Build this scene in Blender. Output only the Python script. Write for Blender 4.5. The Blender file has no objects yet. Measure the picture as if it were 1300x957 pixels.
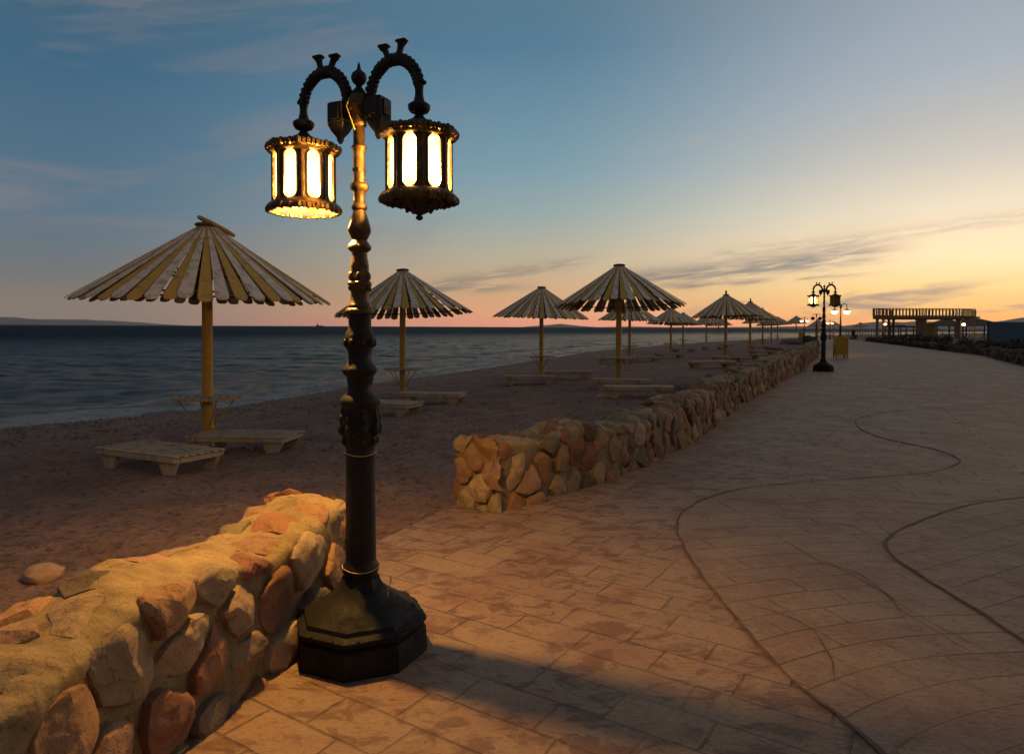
import bpy, bmesh, math, random
import numpy as np
from mathutils import Vector, Matrix, noise, kdtree
R = math.radians
random.seed(7); rng = np.random.default_rng(7)
scene = bpy.context.scene
col = scene.collection
F = 870.0; SEA = -0.5

# ------------------------------------------------------------------ camera
cam_d = bpy.data.cameras.new('camera'); cam = bpy.data.objects.new('camera', cam_d); col.objects.link(cam)
CM = Matrix.Rotation(R(90-1.25), 4, 'X') @ Matrix.Rotation(R(0.26), 4, 'Z')
cam.matrix_world = Matrix.Translation((0, 0, 1.6)) @ CM
cam_d.sensor_fit = 'HORIZONTAL'; cam_d.sensor_width = 36; cam_d.lens = 36*F/1300
cam_d.shift_y = -(478.5-434)/1300
cam_d.clip_start = 0.05; cam_d.clip_end = 30000
scene.camera = cam

def ray(px, py):
    return (CM.to_3x3() @ Vector(((px-650)/F, -(py-434)/F, -1)))
def at(px, py, D):
    d = ray(px, py); d = d*(D/d.y); return Vector((d.x, d.y, 1.6+d.z))
def on(px, py, zf):
    d = ray(px, py); z = 0.0
    for _ in range(60):
        t = (z-1.6)/d.z; t = min(max(t, 0), 3000)
        z = 0.5*z+0.5*zf(d.x*t, d.y*t)
    return Vector((d.x*t, d.y*t, z))

# ------------------------------------------------------------------ terrain functions
def sm(a, b, x):
    t = np.clip((x-a)/(b-a), 0, 1); return t*t*(3-2*t)
def walkz(x, y): return 0.2*float(sm(8, 24, y))
SH = np.array([(-90,-40),(-34,-6),(-17,8),(-10.2,13.7),(-7.5,17.),(-5.7,23.6),(-1.9,33.3),(5.9,56.7),(22.4,88.7),(56,140),(150,250),(420,500),(3000,2600)], float)
LE = np.array([(-2.75,-8),(-2.6,0),(-2.1,2.4),(-1.5,4.05),(-1.0,5.06),(-.62,5.9),(-.2,6.3),(1.5,8.44),(3.7,12.65),(5.8,16.4),(9.5,23.2),(13.5,31),(18,40),(28,65),(35,85),(50,115),(75,160)], float)
RE = np.array([(14,-8),(14,10),(16.5,20),(19.3,25.6),(24.8,36),(29.2,48),(38.5,74),(52,115),(75,160)], float)
def shore_dist(x, y):
    x = np.asarray(x, float); y = np.asarray(y, float)
    d2 = np.full(x.shape, 1e18)
    for a, b in zip(SH[:-1], SH[1:]):
        ab = b-a; t = np.clip(((x-a[0])*ab[0]+(y-a[1])*ab[1])/(ab@ab), 0, 1)
        d2 = np.minimum(d2, (x-a[0]-t*ab[0])**2+(y-a[1]-t*ab[1])**2)
    s = np.where(x > np.interp(y, SH[:,1], SH[:,0]), 1, -1)
    return np.sqrt(d2)*s
def terr(x, y, sd=None):
    x = np.asarray(x, float); y = np.asarray(y, float)
    if sd is None: sd = shore_dist(x, y)
    z = np.interp(sd, [-60,-8,-2,0,1.3,4,7,11,20], [-4,-1.4,-.68,-.5,-.33,-.19,-.09,-.03,-.02])
    z = z+sm(2, 12, sd)*0.13*sm(8, 20, y)
    le = np.interp(y, LE[:,1], LE[:,0]); re = np.interp(y, RE[:,1], RE[:,0])
    k = sm(-0.12, 0.2, x-le)*(1-sm(0.1, 1.2, x-re))*(y < 158)
    wz = 0.2*sm(8, 24, y)-0.09
    z = z*(1-k)+wz*k
    k2 = sm(.3, 2.0, x-re)*(y < 158)
    return z*(1-k2)+(0.2*sm(8, 24, y)+.02)*k2
def terrf(x, y): return float(terr(np.array([x]), np.array([y]))[0])

# ------------------------------------------------------------------ node helpers
class S:
    def __init__(s, nt, o): s.nt = nt; s.o = o
    def _m(s, op, b=None, c=None):
        n = s.nt.nodes.new('ShaderNodeMath'); n.operation = op; s.nt.links.new(s.o, n.inputs[0])
        for i, v in ((1, b), (2, c)):
            if v is None: continue
            if isinstance(v, S): s.nt.links.new(v.o, n.inputs[i])
            else: n.inputs[i].default_value = v
        return S(s.nt, n.outputs[0])
    def __add__(s, b): return s._m('ADD', b)
    def __sub__(s, b): return s._m('SUBTRACT', b)
    def __mul__(s, b): return s._m('MULTIPLY', b)
    def __truediv__(s, b): return s._m('DIVIDE', b)
    def f(s, op, *a): return s._m(op, *a)
    def ss(s, a, b, lo=0., hi=1., kind='SMOOTHSTEP'):
        n = s.nt.nodes.new('ShaderNodeMapRange'); n.interpolation_type = kind
        s.nt.links.new(s.o, n.inputs[0])
        for i, v in zip((1,2,3,4), (a, b, lo, hi)): n.inputs[i].default_value = v
        return S(s.nt, n.outputs[0])
def c4(c): return tuple(c)+(1,) if len(c) == 3 else tuple(c)
class NT:
    def __init__(s, nt): s.nt = nt; s.nt.nodes.clear()
    def n(s, t): return s.nt.nodes.new('ShaderNode'+t)
    def lk(s, a, b): s.nt.links.new(a.o if isinstance(a, S) else a, b)
    def setin(s, sock, v):
        if isinstance(v, (S, bpy.types.NodeSocket)): s.lk(v, sock)
        elif isinstance(v, (tuple, list)) and len(v) == 3 and sock.type == 'RGBA': sock.default_value = c4(v)
        else: sock.default_value = v
    def mix(s, f, a, b, blend='MIX'):
        n = s.n('Mix'); n.data_type = 'RGBA'; n.blend_type = blend
        s.setin(n.inputs[0], f); s.setin(n.inputs[6], a); s.setin(n.inputs[7], b)
        return n.outputs[2]
    def ramp(s, f, stops, interp='LINEAR'):
        n = s.n('ValToRGB'); cr = n.color_ramp; cr.interpolation = interp
        while len(cr.elements) < len(stops): cr.elements.new(1)
        for e, (p, c) in zip(cr.elements, stops): e.position = p; e.color = c4(c)
        s.setin(n.inputs[0], f); return n.outputs[0]
    def coord(s, kind='Object'): return s.n('TexCoord').outputs[kind]
    def mapping(s, v, scale=(1,1,1), rot=(0,0,0), loc=(0,0,0)):
        n = s.n('Mapping'); s.lk(v, n.inputs[0]); n.inputs[1].default_value = loc; n.inputs[2].default_value = rot; n.inputs[3].default_value = scale
        return n.outputs[0]
    def noise(s, v, scale, detail=4, rough=.55, dist=0., out=0):
        n = s.n('TexNoise'); s.lk(v, n.inputs['Vector']); n.inputs['Scale'].default_value = scale
        n.inputs['Detail'].default_value = detail; n.inputs['Roughness'].default_value = rough; n.inputs['Distortion'].default_value = dist
        return S(s.nt, n.outputs[out]) if out == 0 else n.outputs[out]
    def voro(s, v, scale, feat='F1', out='Distance'):
        n = s.n('TexVoronoi'); n.feature = feat; s.lk(v, n.inputs['Vector']); n.inputs['Scale'].default_value = scale
        return S(s.nt, n.outputs[out]) if out == 'Distance' else n.outputs[out]
    def bump(s, h, strength=.5, dist=.01, prev=None):
        n = s.n('Bump'); n.inputs['Strength'].default_value = strength; n.inputs['Distance'].default_value = dist
        s.lk(h, n.inputs['Height'])
        if prev is not None: s.lk(prev, n.inputs['Normal'])
        return n.outputs[0]
    def out(s, color, rough=.8, normal=None, metal=0., spec=None, emis=None, estr=0., **kw):
        b = s.n('BsdfPrincipled'); s.setin(b.inputs['Base Color'], color); s.setin(b.inputs['Roughness'], rough)
        s.setin(b.inputs['Metallic'], metal)
        if spec is not None: s.setin(b.inputs['Specular IOR Level'], spec)
        if normal is not None: s.lk(normal, b.inputs['Normal'])
        if emis is not None: s.setin(b.inputs['Emission Color'], emis); s.setin(b.inputs['Emission Strength'], estr)
        for k, v in kw.items(): s.setin(b.inputs[k], v)
        o = s.n('OutputMaterial'); s.lk(b.outputs[0], o.inputs[0]); return b
def mat(name):
    m = bpy.data.materials.new(name); m.use_nodes = True; return m, NT(m.node_tree)
def srgb(h):
    h = h.lstrip('#'); v = [int(h[i:i+2], 16)/255 for i in (0, 2, 4)]
    return tuple(x/12.92 if x <= .04045 else ((x+.055)/1.055)**2.4 for x in v)

# ------------------------------------------------------------------ materials
def m_sand():
    m, t = mat('sand'); c = t.coord()
    n1 = t.noise(c, 1.2, 6, .6); n2 = t.noise(c, 14, 5, .65); n3 = t.noise(c, 70, 3, .6)
    base = t.ramp(n1, [(.3, (.21,.13,.10)), (.7, (.36,.225,.17))])
    base = t.mix(n2.ss(.45, .7), base, (.11,.067,.055))
    peb = t.voro(c, 26); peb_c = t.voro(c, 26, out='Color')
    sep = t.n('SeparateColor'); t.lk(peb_c, sep.inputs[0])
    pm = S(t.nt, sep.outputs[0]).ss(.86, .9)*peb.ss(.32, .2)
    base = t.mix(pm, base, (.30,.24,.20))
    a = t.n('Attribute'); a.attribute_name = 'wet'; wet = S(t.nt, a.outputs['Fac'])
    n4 = t.noise(c, 5, 5, .7)
    # bank of gravel near the tide line, wet sand under it
    grav = (n4.ss(.42, .62))*a_band(t, wet, 1.0, 4.5)
    base = t.mix(grav*.6, base, (.30,.20,.17))
    wetm = wet.ss(1.6, .2)
    base = t.mix(wetm*.7, base, (.05,.037,.035))
    h = n2*.5+n3*.22+n4*.7+pm*.3
    nb = t.bump(h, 1., .09)
    rough = wetm.ss(0, 1, .95, .35)
    t.out(base, rough, nb, spec=.3); return m
def a_band(t, s, a, b):
    return s.ss(a-.8, a)*s.ss(b+2, b)
def paving(name, rot, kind='brick', tint=(1,1,1), stain=.7, centre=(0,0), sc=1.0):
    m, t = mat(name); c = t.coord()
    wob = t.noise(c, 2.2, 2, .5, out=1)
    vm = t.n('VectorMath'); vm.operation = 'MULTIPLY_ADD'; t.lk(wob, vm.inputs[0]); vm.inputs[1].default_value = (.035,.035,0); t.lk(c, vm.inputs[2])
    v = vm.outputs[0]
    if kind == 'fan':
        v2 = t.mapping(v, loc=(-centre[0], -centre[1], 0))
        sp = t.n('SeparateXYZ'); t.lk(v2, sp.inputs[0]); X = S(t.nt, sp.outputs[0]); Y = S(t.nt, sp.outputs[1])
        r = (X*X+Y*Y).f('SQRT'); th = Y.f('ARCTAN2', X)
        cb = t.n('CombineXYZ'); t.lk(th*2.6, cb.inputs[0]); t.lk(r, cb.inputs[1]); v = cb.outputs[0]
    else: v = t.mapping(v, rot=(0, 0, R(rot)))
    b = t.n('TexBrick'); t.lk(v, b.inputs['Vector']); b.offset = .5; b.offset_frequency = 2; b.squash = 1.6; b.squash_frequency = 3
    for k, val in (('Scale', 1.0/sc), ('Mortar Size', .0075), ('Mortar Smooth', .5), ('Bias', 0.), ('Brick Width', .46), ('Row Height', .27)): b.inputs[k].default_value = val
    b.inputs['Color1'].default_value = (0,0,0,1); b.inputs['Color2'].default_value = (1,1,1,1); b.inputs['Mortar'].default_value = (.5,.5,.5,1)
    joint = S(t.nt, b.outputs['Fac']); bc = t.n('RGBToBW'); t.lk(b.outputs['Color'], bc.inputs[0]); bv = S(t.nt, bc.outputs[0])
    # grain of stamped slate: stretched noise
    vs = t.mapping(c, scale=(1, 1.7, 1), rot=(0, 0, R(rot+35)))
    g1 = t.noise(vs, 5, 8, .68, .6); g2 = t.noise(vs, 26, 6, .7, .3); big = t.noise(c, .55, 4, .6); med = t.noise(c, 1.7, 5, .6, .4)
    tan = tuple(a*b for a, b in zip((.40,.265,.168), tint)); red = tuple(a*b for a, b in zip((.27,.145,.10), tint)); grey = tuple(a*b for a, b in zip((.29,.205,.148), tint))
    base = t.mix(bv.ss(0, 1, .25, .6), tan, grey)
    base = t.mix(med.ss(.42, .66)*.75, base, red)
    base = t.mix(big.ss(.45, .7)*.4, base, grey)
    blot = g1.ss(.49, .58)*(med+bv*.25).ss(.44, .62)
    base = t.mix(blot*stain*.8, base, (.16,.085,.065))
    base = t.mix(g2.ss(.50, .70)*.5, base, (.13,.085,.07))
    jf = t.noise(c, 1.3, 3, .6).ss(.38, .62, .25, 1.)
    base = t.mix(joint*jf*.45, base, (.095,.062,.045))
    g3 = t.noise(c, 120, 3, .7)
    base = t.mix(g3.ss(.52, .68)*.35, base, (.10,.065,.05))
    h = joint*jf*-.9+g1*.55+g2*.3+bv*.12+g3*.10
    nb = t.bump(h, 1., .03)
    t.out(base, g2.ss(.3, .7, .55, .8), nb, spec=.35); return m
def m_paint(name, colr, worn, rough=.6, amt=.5, scale=9):
    m, t = mat(name); c = t.coord()
    n = t.noise(t.mapping(c, scale=(1,1,.35)), scale, 8, .7, .4); n2 = t.noise(c, scale*6, 4, .6)
    oi = t.n('ObjectInfo'); 
    base = t.mix(n.ss(.62-amt*.2, .68), colr, worn); base = t.mix(n2.ss(.4, .8)*.35, base, tuple(x*.5 for x in colr))
    t.out(base, rough, t.bump(n*.6+n2*.4, .5, .006), spec=.35); return m
def m_iron(name, colr, patina_sheen, rough=.42, amt=.5):
    m, t = mat(name); c = t.coord()
    n = t.noise(c, 11, 7, .7, .5); n2 = t.noise(c, 60, 5, .65)
    base = t.mix(n.ss(.5, .72)*amt, colr, patina_sheen)
    base = t.mix(n2.ss(.6, .75)*.3, base, tuple(x*1.9 for x in patina_sheen))
    t.out(base, n.ss(.3, .7, rough-.1, rough+.2), t.bump(n*.8+n2*.5, .75, .008), metal=.25, spec=.5); return m
def m_emit(name, colr, s):
    m, t = mat(name); c = t.coord()
    n = t.noise(c, 9, 2, .5)
    e = t.n('Emission'); t.setin(e.inputs[0], colr); t.lk(n.ss(.3, .7, s*.85, s*1.15), e.inputs[1])
    o = t.n('OutputMaterial'); t.lk(e.outputs[0], o.inputs[0]); return m
def m_pane(name, colr, s, through=.45):
    m, t = mat(name); c = t.coord()
    n = t.noise(c, 9, 2, .5)
    e = t.n('Emission'); t.setin(e.inputs[0], colr); sp = t.n('SeparateXYZ'); t.lk(c, sp.inputs[0]); hz = (S(t.nt, sp.outputs[2])-2.36).f('ABSOLUTE').ss(.02, .15, 1.5, .42)
    t.lk(n.ss(.3, .7, s*.85, s*1.15)*hz, e.inputs[1])
    tr = t.n('BsdfTransparent'); tr.inputs[0].default_value = (1,.93,.8,1)
    mx = t.n('MixShader'); mx.inputs[0].default_value = 1-through
    t.lk(tr.outputs[0], mx.inputs[1]); t.lk(e.outputs[0], mx.inputs[2])
    o = t.n('OutputMaterial'); t.lk(mx.outputs[0], o.inputs[0]); return m
def m_stone(name='field_stone', dirt=.5):
    m, t = mat(name); c = t.coord()
    a = t.n('Attribute'); a.attribute_name = 'stone'; bc = a.outputs['Color']
    n = t.noise(c, 9, 8, .7, .3); n2 = t.noise(c, 45, 6, .7); n3 = t.noise(c, 3, 4, .6)
    base = t.mix(n.ss(.5, .68)*.55, bc, t.mix(1., bc, (.5,.42,.36), 'MULTIPLY'))
    base = t.mix(n.ss(.42, .3)*.4, base, t.mix(1., bc, (1.35,1.25,1.05), 'MULTIPLY'))
    base = t.mix(n3.ss(.58, .7)*dirt, base, (.07,.055,.04))
    n4 = t.noise(c, 130, 3, .7); ck = t.voro(t.mapping(c, scale=(1,1,.6)), 13, 'DISTANCE_TO_EDGE')
    base = t.mix(n2.ss(.56, .68)*.6, base, (.06,.045,.035)); base = t.mix(n4.ss(.5, .7)*.35, base, t.mix(1., base, (.45,.40,.36), 'MULTIPLY'))
    base = t.mix(ck.ss(.03, .0)*n.ss(.45, .6)*.6, base, (.04,.03,.022))
    t.out(base, .88, t.bump(n*.7+n2*.5+n4*.12, .9, .014), spec=.25); return m
def m_plain(name, colr, rough=.7, var=.35, scale=6, bump=.3, **kw):
    m, t = mat(name); c = t.coord(); n = t.noise(c, scale, 6, .65)
    base = t.mix(n.ss(.35, .7)*var, colr, tuple(x*.45 for x in colr))
    t.out(base, rough, t.bump(n, bump, .01), **kw); return m

M = {}
M['sand'] = m_sand()
M['pave'] = paving('stamped_paving', 33, stain=.95, sc=.86)
M['pave_fan'] = paving('fan_paving', 10, 'fan', (.98,1.0,1.0), .35, (2.6, 1.0), .8)
M['pave_b'] = paving('cool_paving', -28, tint=(.93,.97,1.0), stain=.4)
M['pave_c'] = paving('rosy_paving', 62, tint=(1.0,.97,.95), stain=.45)
M['joint'] = m_plain('paving_joint', (.15,.105,.08), .95, .8, 14, .8)
M['yellow'] = m_paint('yellow_paint', (.46,.29,.055), (.25,.17,.09), .55, .35)
M['slat_y'] = m_paint('yellow_slat_paint', (.52,.33,.065), (.28,.19,.10), .7, .5)
M['slat_w'] = m_paint('white_slat_paint', (.66,.60,.53), (.34,.27,.20), .75, .8)
M['wood'] = m_paint('weathered_wood', (.42,.35,.26), (.20,.15,.11), .8, .8, 7)
M['iron_black'] = m_iron('black_iron', (.008,.007,.007), (.016,.011,.008), .55, .45)
M['iron_lamplit'] = m_iron('lamplit_bronze_iron', (.060,.036,.010), (.27,.155,.035), .38, .9)  # bronze tone with the lanterns' golden glow put into the colour
M['iron_base'] = m_iron('dimmed_iron', (.006,.005,.005), (.012,.008,.006), .72, .4)  # darker copy of black iron: the base's weak light put into its colour
M['strap'] = m_plain('yellow_wire', (.6,.45,.08), .5)
M['pane'] = m_pane('lit_frosted_pane', (1,.74,.34), 3.2, .4)
M['pane_off'] = m_plain('unlit_amber_pane', (.22,.15,.06), .3)
M['bulb'] = m_emit('lit_bulb', (1,.72,.34), 14)
M['globe'] = m_emit('lit_globe', (1,.70,.30), 7)
M['stone'] = m_stone()
M['hedge'] = m_plain('shrub_leaf', (.05,.045,.028), .7, .5, 3)
M['twig'] = m_plain('shrub_stem', (.08,.055,.035), .9)
M['concrete'] = m_plain('terrace_concrete', (.20,.15,.11), .85)
M['ochre'] = m_plain('ochre_paint', (.30,.20,.08), .7)
M['bin'] = m_plain('yellow_bin_paint', (.50,.30,.02), .5, .4)
M['blue'] = m_plain('blue_hoarding', (.045,.13,.22), .6, .3, 1.5)
M['hill'] = m_plain('hazed_hill_rock', (.44,.34,.31), .95, .3, .003, .0)  # rock tone paled, distance haze is put into the colour
M['dark'] = m_plain('dark_cloth', (.02,.018,.02), .9)
M['skin'] = m_plain('skin', (.35,.2,.14), .6)
M['thatch'] = m_plain('brown_roof', (.12,.085,.06), .95)
M['cream'] = m_plain('cream_board', (.5,.42,.2), .7)

# ------------------------------------------------------------------ object helpers
def tag(o, label=None, cat=None, group=None, kind=None):
    if label: o['label'] = label
    if cat: o['category'] = cat
    if group: o['group'] = group
    if kind: o['kind'] = kind
    return o
def empty(name, loc=(0,0,0), rz=0, label=None, cat=None, group=None):
    o = bpy.data.objects.new(name, None); o.empty_display_size = .2; col.objects.link(o)
    o.location = loc; o.rotation_euler = (0, 0, rz); return tag(o, label, cat, group)
class MB:
    def __init__(s): s.v = []; s.f = []; s.mi = []
    def add(s, vs, fs, mi=0):
        b = len(s.v); s.v += [tuple(v) for v in vs]; s.f += [tuple(b+i for i in f) for f in fs]; s.mi += [mi]*len(fs); return s
    def box(s, c, d, rot=None, mi=0, taper=1.0, bev=0.0):
        hx, hy, hz = [x/2 for x in d]
        if bev:
            b = min(bev, hx*.9, hy*.9, hz*.9); vs = []
            rings = [(-hz, -b), (-hz+b, 0), (hz-b, 0), (hz, -b)]
            for z, o in rings:
                X = hx+o; Y = hy+o; bb = b*.7
                vs += [(-X+bb,-Y,z),(X-bb,-Y,z),(X,-Y+bb,z),(X,Y-bb,z),(X-bb,Y,z),(-X+bb,Y,z),(-X,Y-bb,z),(-X,-Y+bb,z)]
            fs = [tuple(range(7,-1,-1)), tuple(range(24,32))]
            for r in range(3):
                for i in range(8): fs.append((r*8+i, r*8+(i+1)%8, r*8+8+(i+1)%8, r*8+8+i))
        else:
            t = taper
            vs = [(-hx,-hy,-hz),(hx,-hy,-hz),(hx,hy,-hz),(-hx,hy,-hz),(-hx*t,-hy*t,hz),(hx*t,-hy*t,hz),(hx*t,hy*t,hz),(-hx*t,hy*t,hz)]
            fs = [(3,2,1,0),(4,5,6,7),(0,1,5,4),(1,2,6,5),(2,3,7,6),(3,0,4,7)]
        c = Vector(c)
        vs = [((rot @ Vector(v)) if rot else Vector(v))+c for v in vs]
        return s.add(vs, fs, mi)
    def bar(s, a, b, w, h=None, mi=0, up=Vector((0,0,1))):
        a = Vector(a); b = Vector(b); h = h or w; y = (b-a); L = y.length; y.normalize()
        x = y.cross(up); 
        if x.length < 1e-4: x = Vector((1,0,0))
        x.normalize(); z = x.cross(y); rot = Matrix((x, y, z)).transposed()
        return s.box((a+b)/2, (w, L, h), rot, mi)
    def lathe(s, prof, n=24, c=(0,0,0), mi=0, mod=None, phase=0, caps=True):
        vs = []; fs = []; m = len(prof)
        for z, r in prof:
            for i in range(n):
                th = 2*math.pi*(i+phase)/n; rr = r*(mod(z, th) if mod else 1)
                vs.append((c[0]+rr*math.cos(th), c[1]+rr*math.sin(th), c[2]+z))
        for j in range(m-1):
            for i in range(n): fs.append((j*n+i, j*n+(i+1)%n, (j+1)*n+(i+1)%n, (j+1)*n+i))
        if caps: fs.append(tuple(range(n-1,-1,-1))); fs.append(tuple(range((m-1)*n, m*n)))
        return s.add(vs, fs, mi)
    def tube(s, pts, rad, n=10, mi=0, closed=False):
        pts = [Vector(p) for p in pts]; m = len(pts)
        rad = rad if isinstance(rad, (list, tuple)) else [rad]*m
        vs = []; fs = []; prev = None
        for k, p in enumerate(pts):
            if closed: t = pts[(k+1) % m]-pts[k-1]
            else: t = pts[min(k+1, m-1)]-pts[max(k-1, 0)]
            t.normalize()
            if prev is None:
                x = t.orthogonal().normalized()
            else:
                x = prev-t*prev.dot(t); x.normalize()
            prev = x; y = t.cross(x)
            for i in range(n):
                a = 2*math.pi*i/n; vs.append(p+(x*math.cos(a)+y*math.sin(a))*rad[k])
        rng_ = m if closed else m-1
        for k in range(rng_):
            for i in range(n):
                q = (k+1) % m; fs.append((k*n+i, k*n+(i+1)%n, q*n+(i+1)%n, q*n+i))
        if not closed: fs.append(tuple(range(n-1,-1,-1))); fs.append(tuple(range((m-1)*n, m*n)))
        return s.add(vs, fs, mi)
    def ball(s, c, r, n=8, mi=0, sc=(1,1,1)):
        prof = [(-r*math.cos(math.pi*j/(n//2+1)), r*math.sin(math.pi*j/(n//2+1))+1e-5) for j in range(n//2+2)]
        b = len(s.v); s.lathe(prof, n, (0,0,0), mi)
        for i in range(b, len(s.v)):
            v = s.v[i]; s.v[i] = (c[0]+v[0]*sc[0], c[1]+v[1]*sc[1], c[2]+v[2]*sc[2])
        return s
    def build(s, name, mats, parent=None, smooth=None):
        me = bpy.data.meshes.new(name); me.from_pydata(s.v, [], s.f); 
        for m in (mats if isinstance(mats, (list, tuple)) else [mats]): me.materials.append(m)
        if any(s.mi): me.polygons.foreach_set('material_index', s.mi)
        bm = bmesh.new(); bm.from_mesh(me); bmesh.ops.recalc_face_normals(bm, faces=bm.faces); bm.to_mesh(me); bm.free()
        if smooth: 
            me.shade_smooth()
            me.set_sharp_from_angle(angle=R(smooth))
        me.update()
        o = bpy.data.objects.new(name, me); col.objects.link(o)
        if parent: o.parent = parent
        return o
def kids(o, table={}): return [c for c in o.children]
def copy_tree(o, parent=None):
    c = o.copy(); col.objects.link(c); 
    if parent: c.parent = parent
    for ch in list(o.children): copy_tree(ch, c)
    return c
def grid_obj(name, P, m, attrs=(), colattr=None, parent=None, smooth=True):
    ny, nx = P.shape[:2]
    idx = np.arange(ny*nx).reshape(ny, nx)
    q = np.stack([idx[:-1,:-1], idx[:-1,1:], idx[1:,1:], idx[1:,:-1]], -1).reshape(-1, 4)
    me = bpy.data.meshes.new(name); me.vertices.add(ny*nx); me.vertices.foreach_set('co', P.reshape(-1).astype(np.float32))
    me.loops.add(q.size); me.loops.foreach_set('vertex_index', q.reshape(-1).astype(np.int32))
    me.polygons.add(len(q)); me.polygons.foreach_set('loop_start', (np.arange(len(q))*4).astype(np.int32))
    me.update(calc_edges=True); me.validate()
    for nm, a in attrs:
        at_ = me.attributes.new(nm, 'FLOAT', 'POINT'); at_.data.foreach_set('value', a.reshape(-1).astype(np.float32))
    me.materials.append(m)
    if smooth: me.shade_smooth()
    o = bpy.data.objects.new(name, me); col.objects.link(o)
    if parent: o.parent = parent
    return o
def sinfield(x, y, n, lo, hi, seed, ang=None):
    r = np.random.default_rng(seed); out = np.zeros_like(x)
    for _ in range(n):
        k = math.exp(r.uniform(math.log(lo), math.log(hi))); a = r.uniform(0, 2*math.pi) if ang is None else r.normal(ang[0], ang[1])
        out += np.sin(x*k*math.cos(a)+y*k*math.sin(a)+r.uniform(0, 6.28))*(lo/k)**.8
    return out/math.sqrt(n)

# ------------------------------------------------------------------ ground sheets
def angles():
    a = np.concatenate([np.linspace(-180, -46, 30)[:-1], np.linspace(-46, 46, 520), np.linspace(46, 180, 30)[1:]])
    return np.radians(a)
def polar(rs):
    A = angles(); X = np.outer(rs, np.sin(A)); Y = np.outer(rs, np.cos(A)); return X, Y
rs = np.concatenate([[.02], np.geomspace(1.2, 26, 300), np.geomspace(26.6, 200, 120), np.geomspace(215, 9000, 26)])
X, Y = polar(rs); sd = shore_dist(X, Y); Z = terr(X, Y, sd)
le = np.interp(Y, LE[:,1], LE[:,0]); re = np.interp(Y, RE[:,1], RE[:,0])
bump = sinfield(X, Y, 26, 3.5, 16, 3)*.024+sinfield(X, Y, 24, 12, 40, 5)*.009+sinfield(X, Y, 10, .5, 2, 9)*.02
r2 = np.random.default_rng(11)
bump = bump-0.045*np.clip(sinfield(X, Y, 20, 7, 15, 21)-.5, 0, 2)          # footprints
onwalk = sm(-.1, .15, X-le)*(1-sm(.3, 1, X-re))*(Y < 158)
Z = Z+bump*(1-onwalk)*sm(-.5, 1.5, sd)
o = grid_obj('beach', np.stack([X, Y, Z], -1), M['sand'], [('wet', sd)]); tag(o, kind='structure')

# sea
rs = np.concatenate([np.geomspace(5, 260, 560), np.geomspace(270, 14000, 60)])
X, Y = polar(rs); sd = -shore_dist(X, Y); dep = sm(-1.0, 9, sd)
amp = (.25+.75*dep)
w = sinfield(X, Y, 22, .55, 2.2, 31, (1.35, .45))*.075+sinfield(X, Y, 26, 2.2, 9, 32, (1.35, .6))*.045
w = w+.035*np.abs(sinfield(X, Y, 14, 1.5, 5, 33, (1.35, .4)))
far = 1-sm(90, 260, np.sqrt(X**2+Y**2))
swash = .035*np.exp(-((sd-1.3+.5*sinfield(X, Y, 8, .2, .9, 40))/.45)**2)
Z = SEA+w*amp*far+swash
m, t = mat('sea_water'); c = t.coord()
a = t.n('Attribute'); a.attribute_name = 'depth'; dp = S(t.nt, a.outputs['Fac'])
cs = t.mapping(c, scale=(1, 1.7, 1), rot=(0, 0, R(-12)))
n1 = t.noise(cs, 1.6, 8, .62, .3); n2 = t.noise(cs, 9, 6, .6, .2); n3 = t.noise(cs, .05, 4, .6); n4 = t.noise(t.mapping(c, scale=(1, 1, 1)), 3.2, 8, .75, .8); n5 = t.noise(c, .35, 3, .5)
body = t.mix(n3.ss(.35, .65), (.004,.022,.050), (.008,.055,.085))
body = t.mix(dp.ss(7, 0)*.3, body, (.05,.060,.060))
d2 = dp+n5.ss(.3, .7, -1.0, 1.0)
foam = ((d2.ss(-.2, .25)*d2.ss(1.7, .6))+(d2.ss(2.3, 2.8)*d2.ss(3.7, 3.0))*.8+(d2.ss(5.3, 6.)*d2.ss(7.4, 6.4))*.5)*n4.ss(.30, .50)*1.3
caps = n1.ss(.70, .76)*dp.ss(30, 8)*.25
fo = (foam+caps).f('MINIMUM', 1.)
base = t.mix(fo, body, (.85,.86,.88))
n6 = t.noise(cs, .33, 6, .6, .3)
nb = t.bump(n1*1.15+n2*.6+n6*1.8, 1., 1.7)
t.out(base, (dp.ss(8, 140, .2, .58)+fo*.5), nb, spec=.08, IOR=1.33); M['sea'] = m
o = grid_obj('sea', np.stack([X, Y, Z], -1), M['sea'], [('depth', sd)]); tag(o, kind='structure')

# walkway: strips across between its edges
def strip(name, ys, lo, hi, m, dz=0., nx=14, kind='structure'):
    P = np.zeros((len(ys), nx, 3))
    for i, y in enumerate(ys):
        a = lo(y); b = hi(y); P[i,:,0] = np.linspace(a, b, nx); P[i,:,1] = y; P[i,:,2] = 0.2*sm(8, 24, y)+dz
    o = grid_obj(name, P, m); o['kind'] = kind; return o
ys = np.concatenate([np.linspace(-8, 5.9, 40), np.linspace(6, 26, 70), np.linspace(27, 158, 60)])
def le_pave(y):
    base = np.interp(y, LE[:,1], LE[:,0])
    return base+.02*math.sin(y*5.1)+.015*math.sin(y*13) if 3.9 < y < 6.1 else base+.12*float(sm(5.9, 7, y))
walk = strip('walkway', ys, le_pave, lambda y: float(np.interp(y, RE[:,1], RE[:,0]))+.1, M['pave'])
# thickness of the slab edge towards the sand
P = np.zeros((len(ys), 2, 3))
for i, y in enumerate(ys):
    x = le_pave(y); P[i,0] = (x, y, 0.2*sm(8, 24, y)); P[i,1] = (x-.015, y, 0.2*sm(8, 24, y)-.12)
e = grid_obj('walkway_edge', P, M['pave']); e.parent = walk

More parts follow.
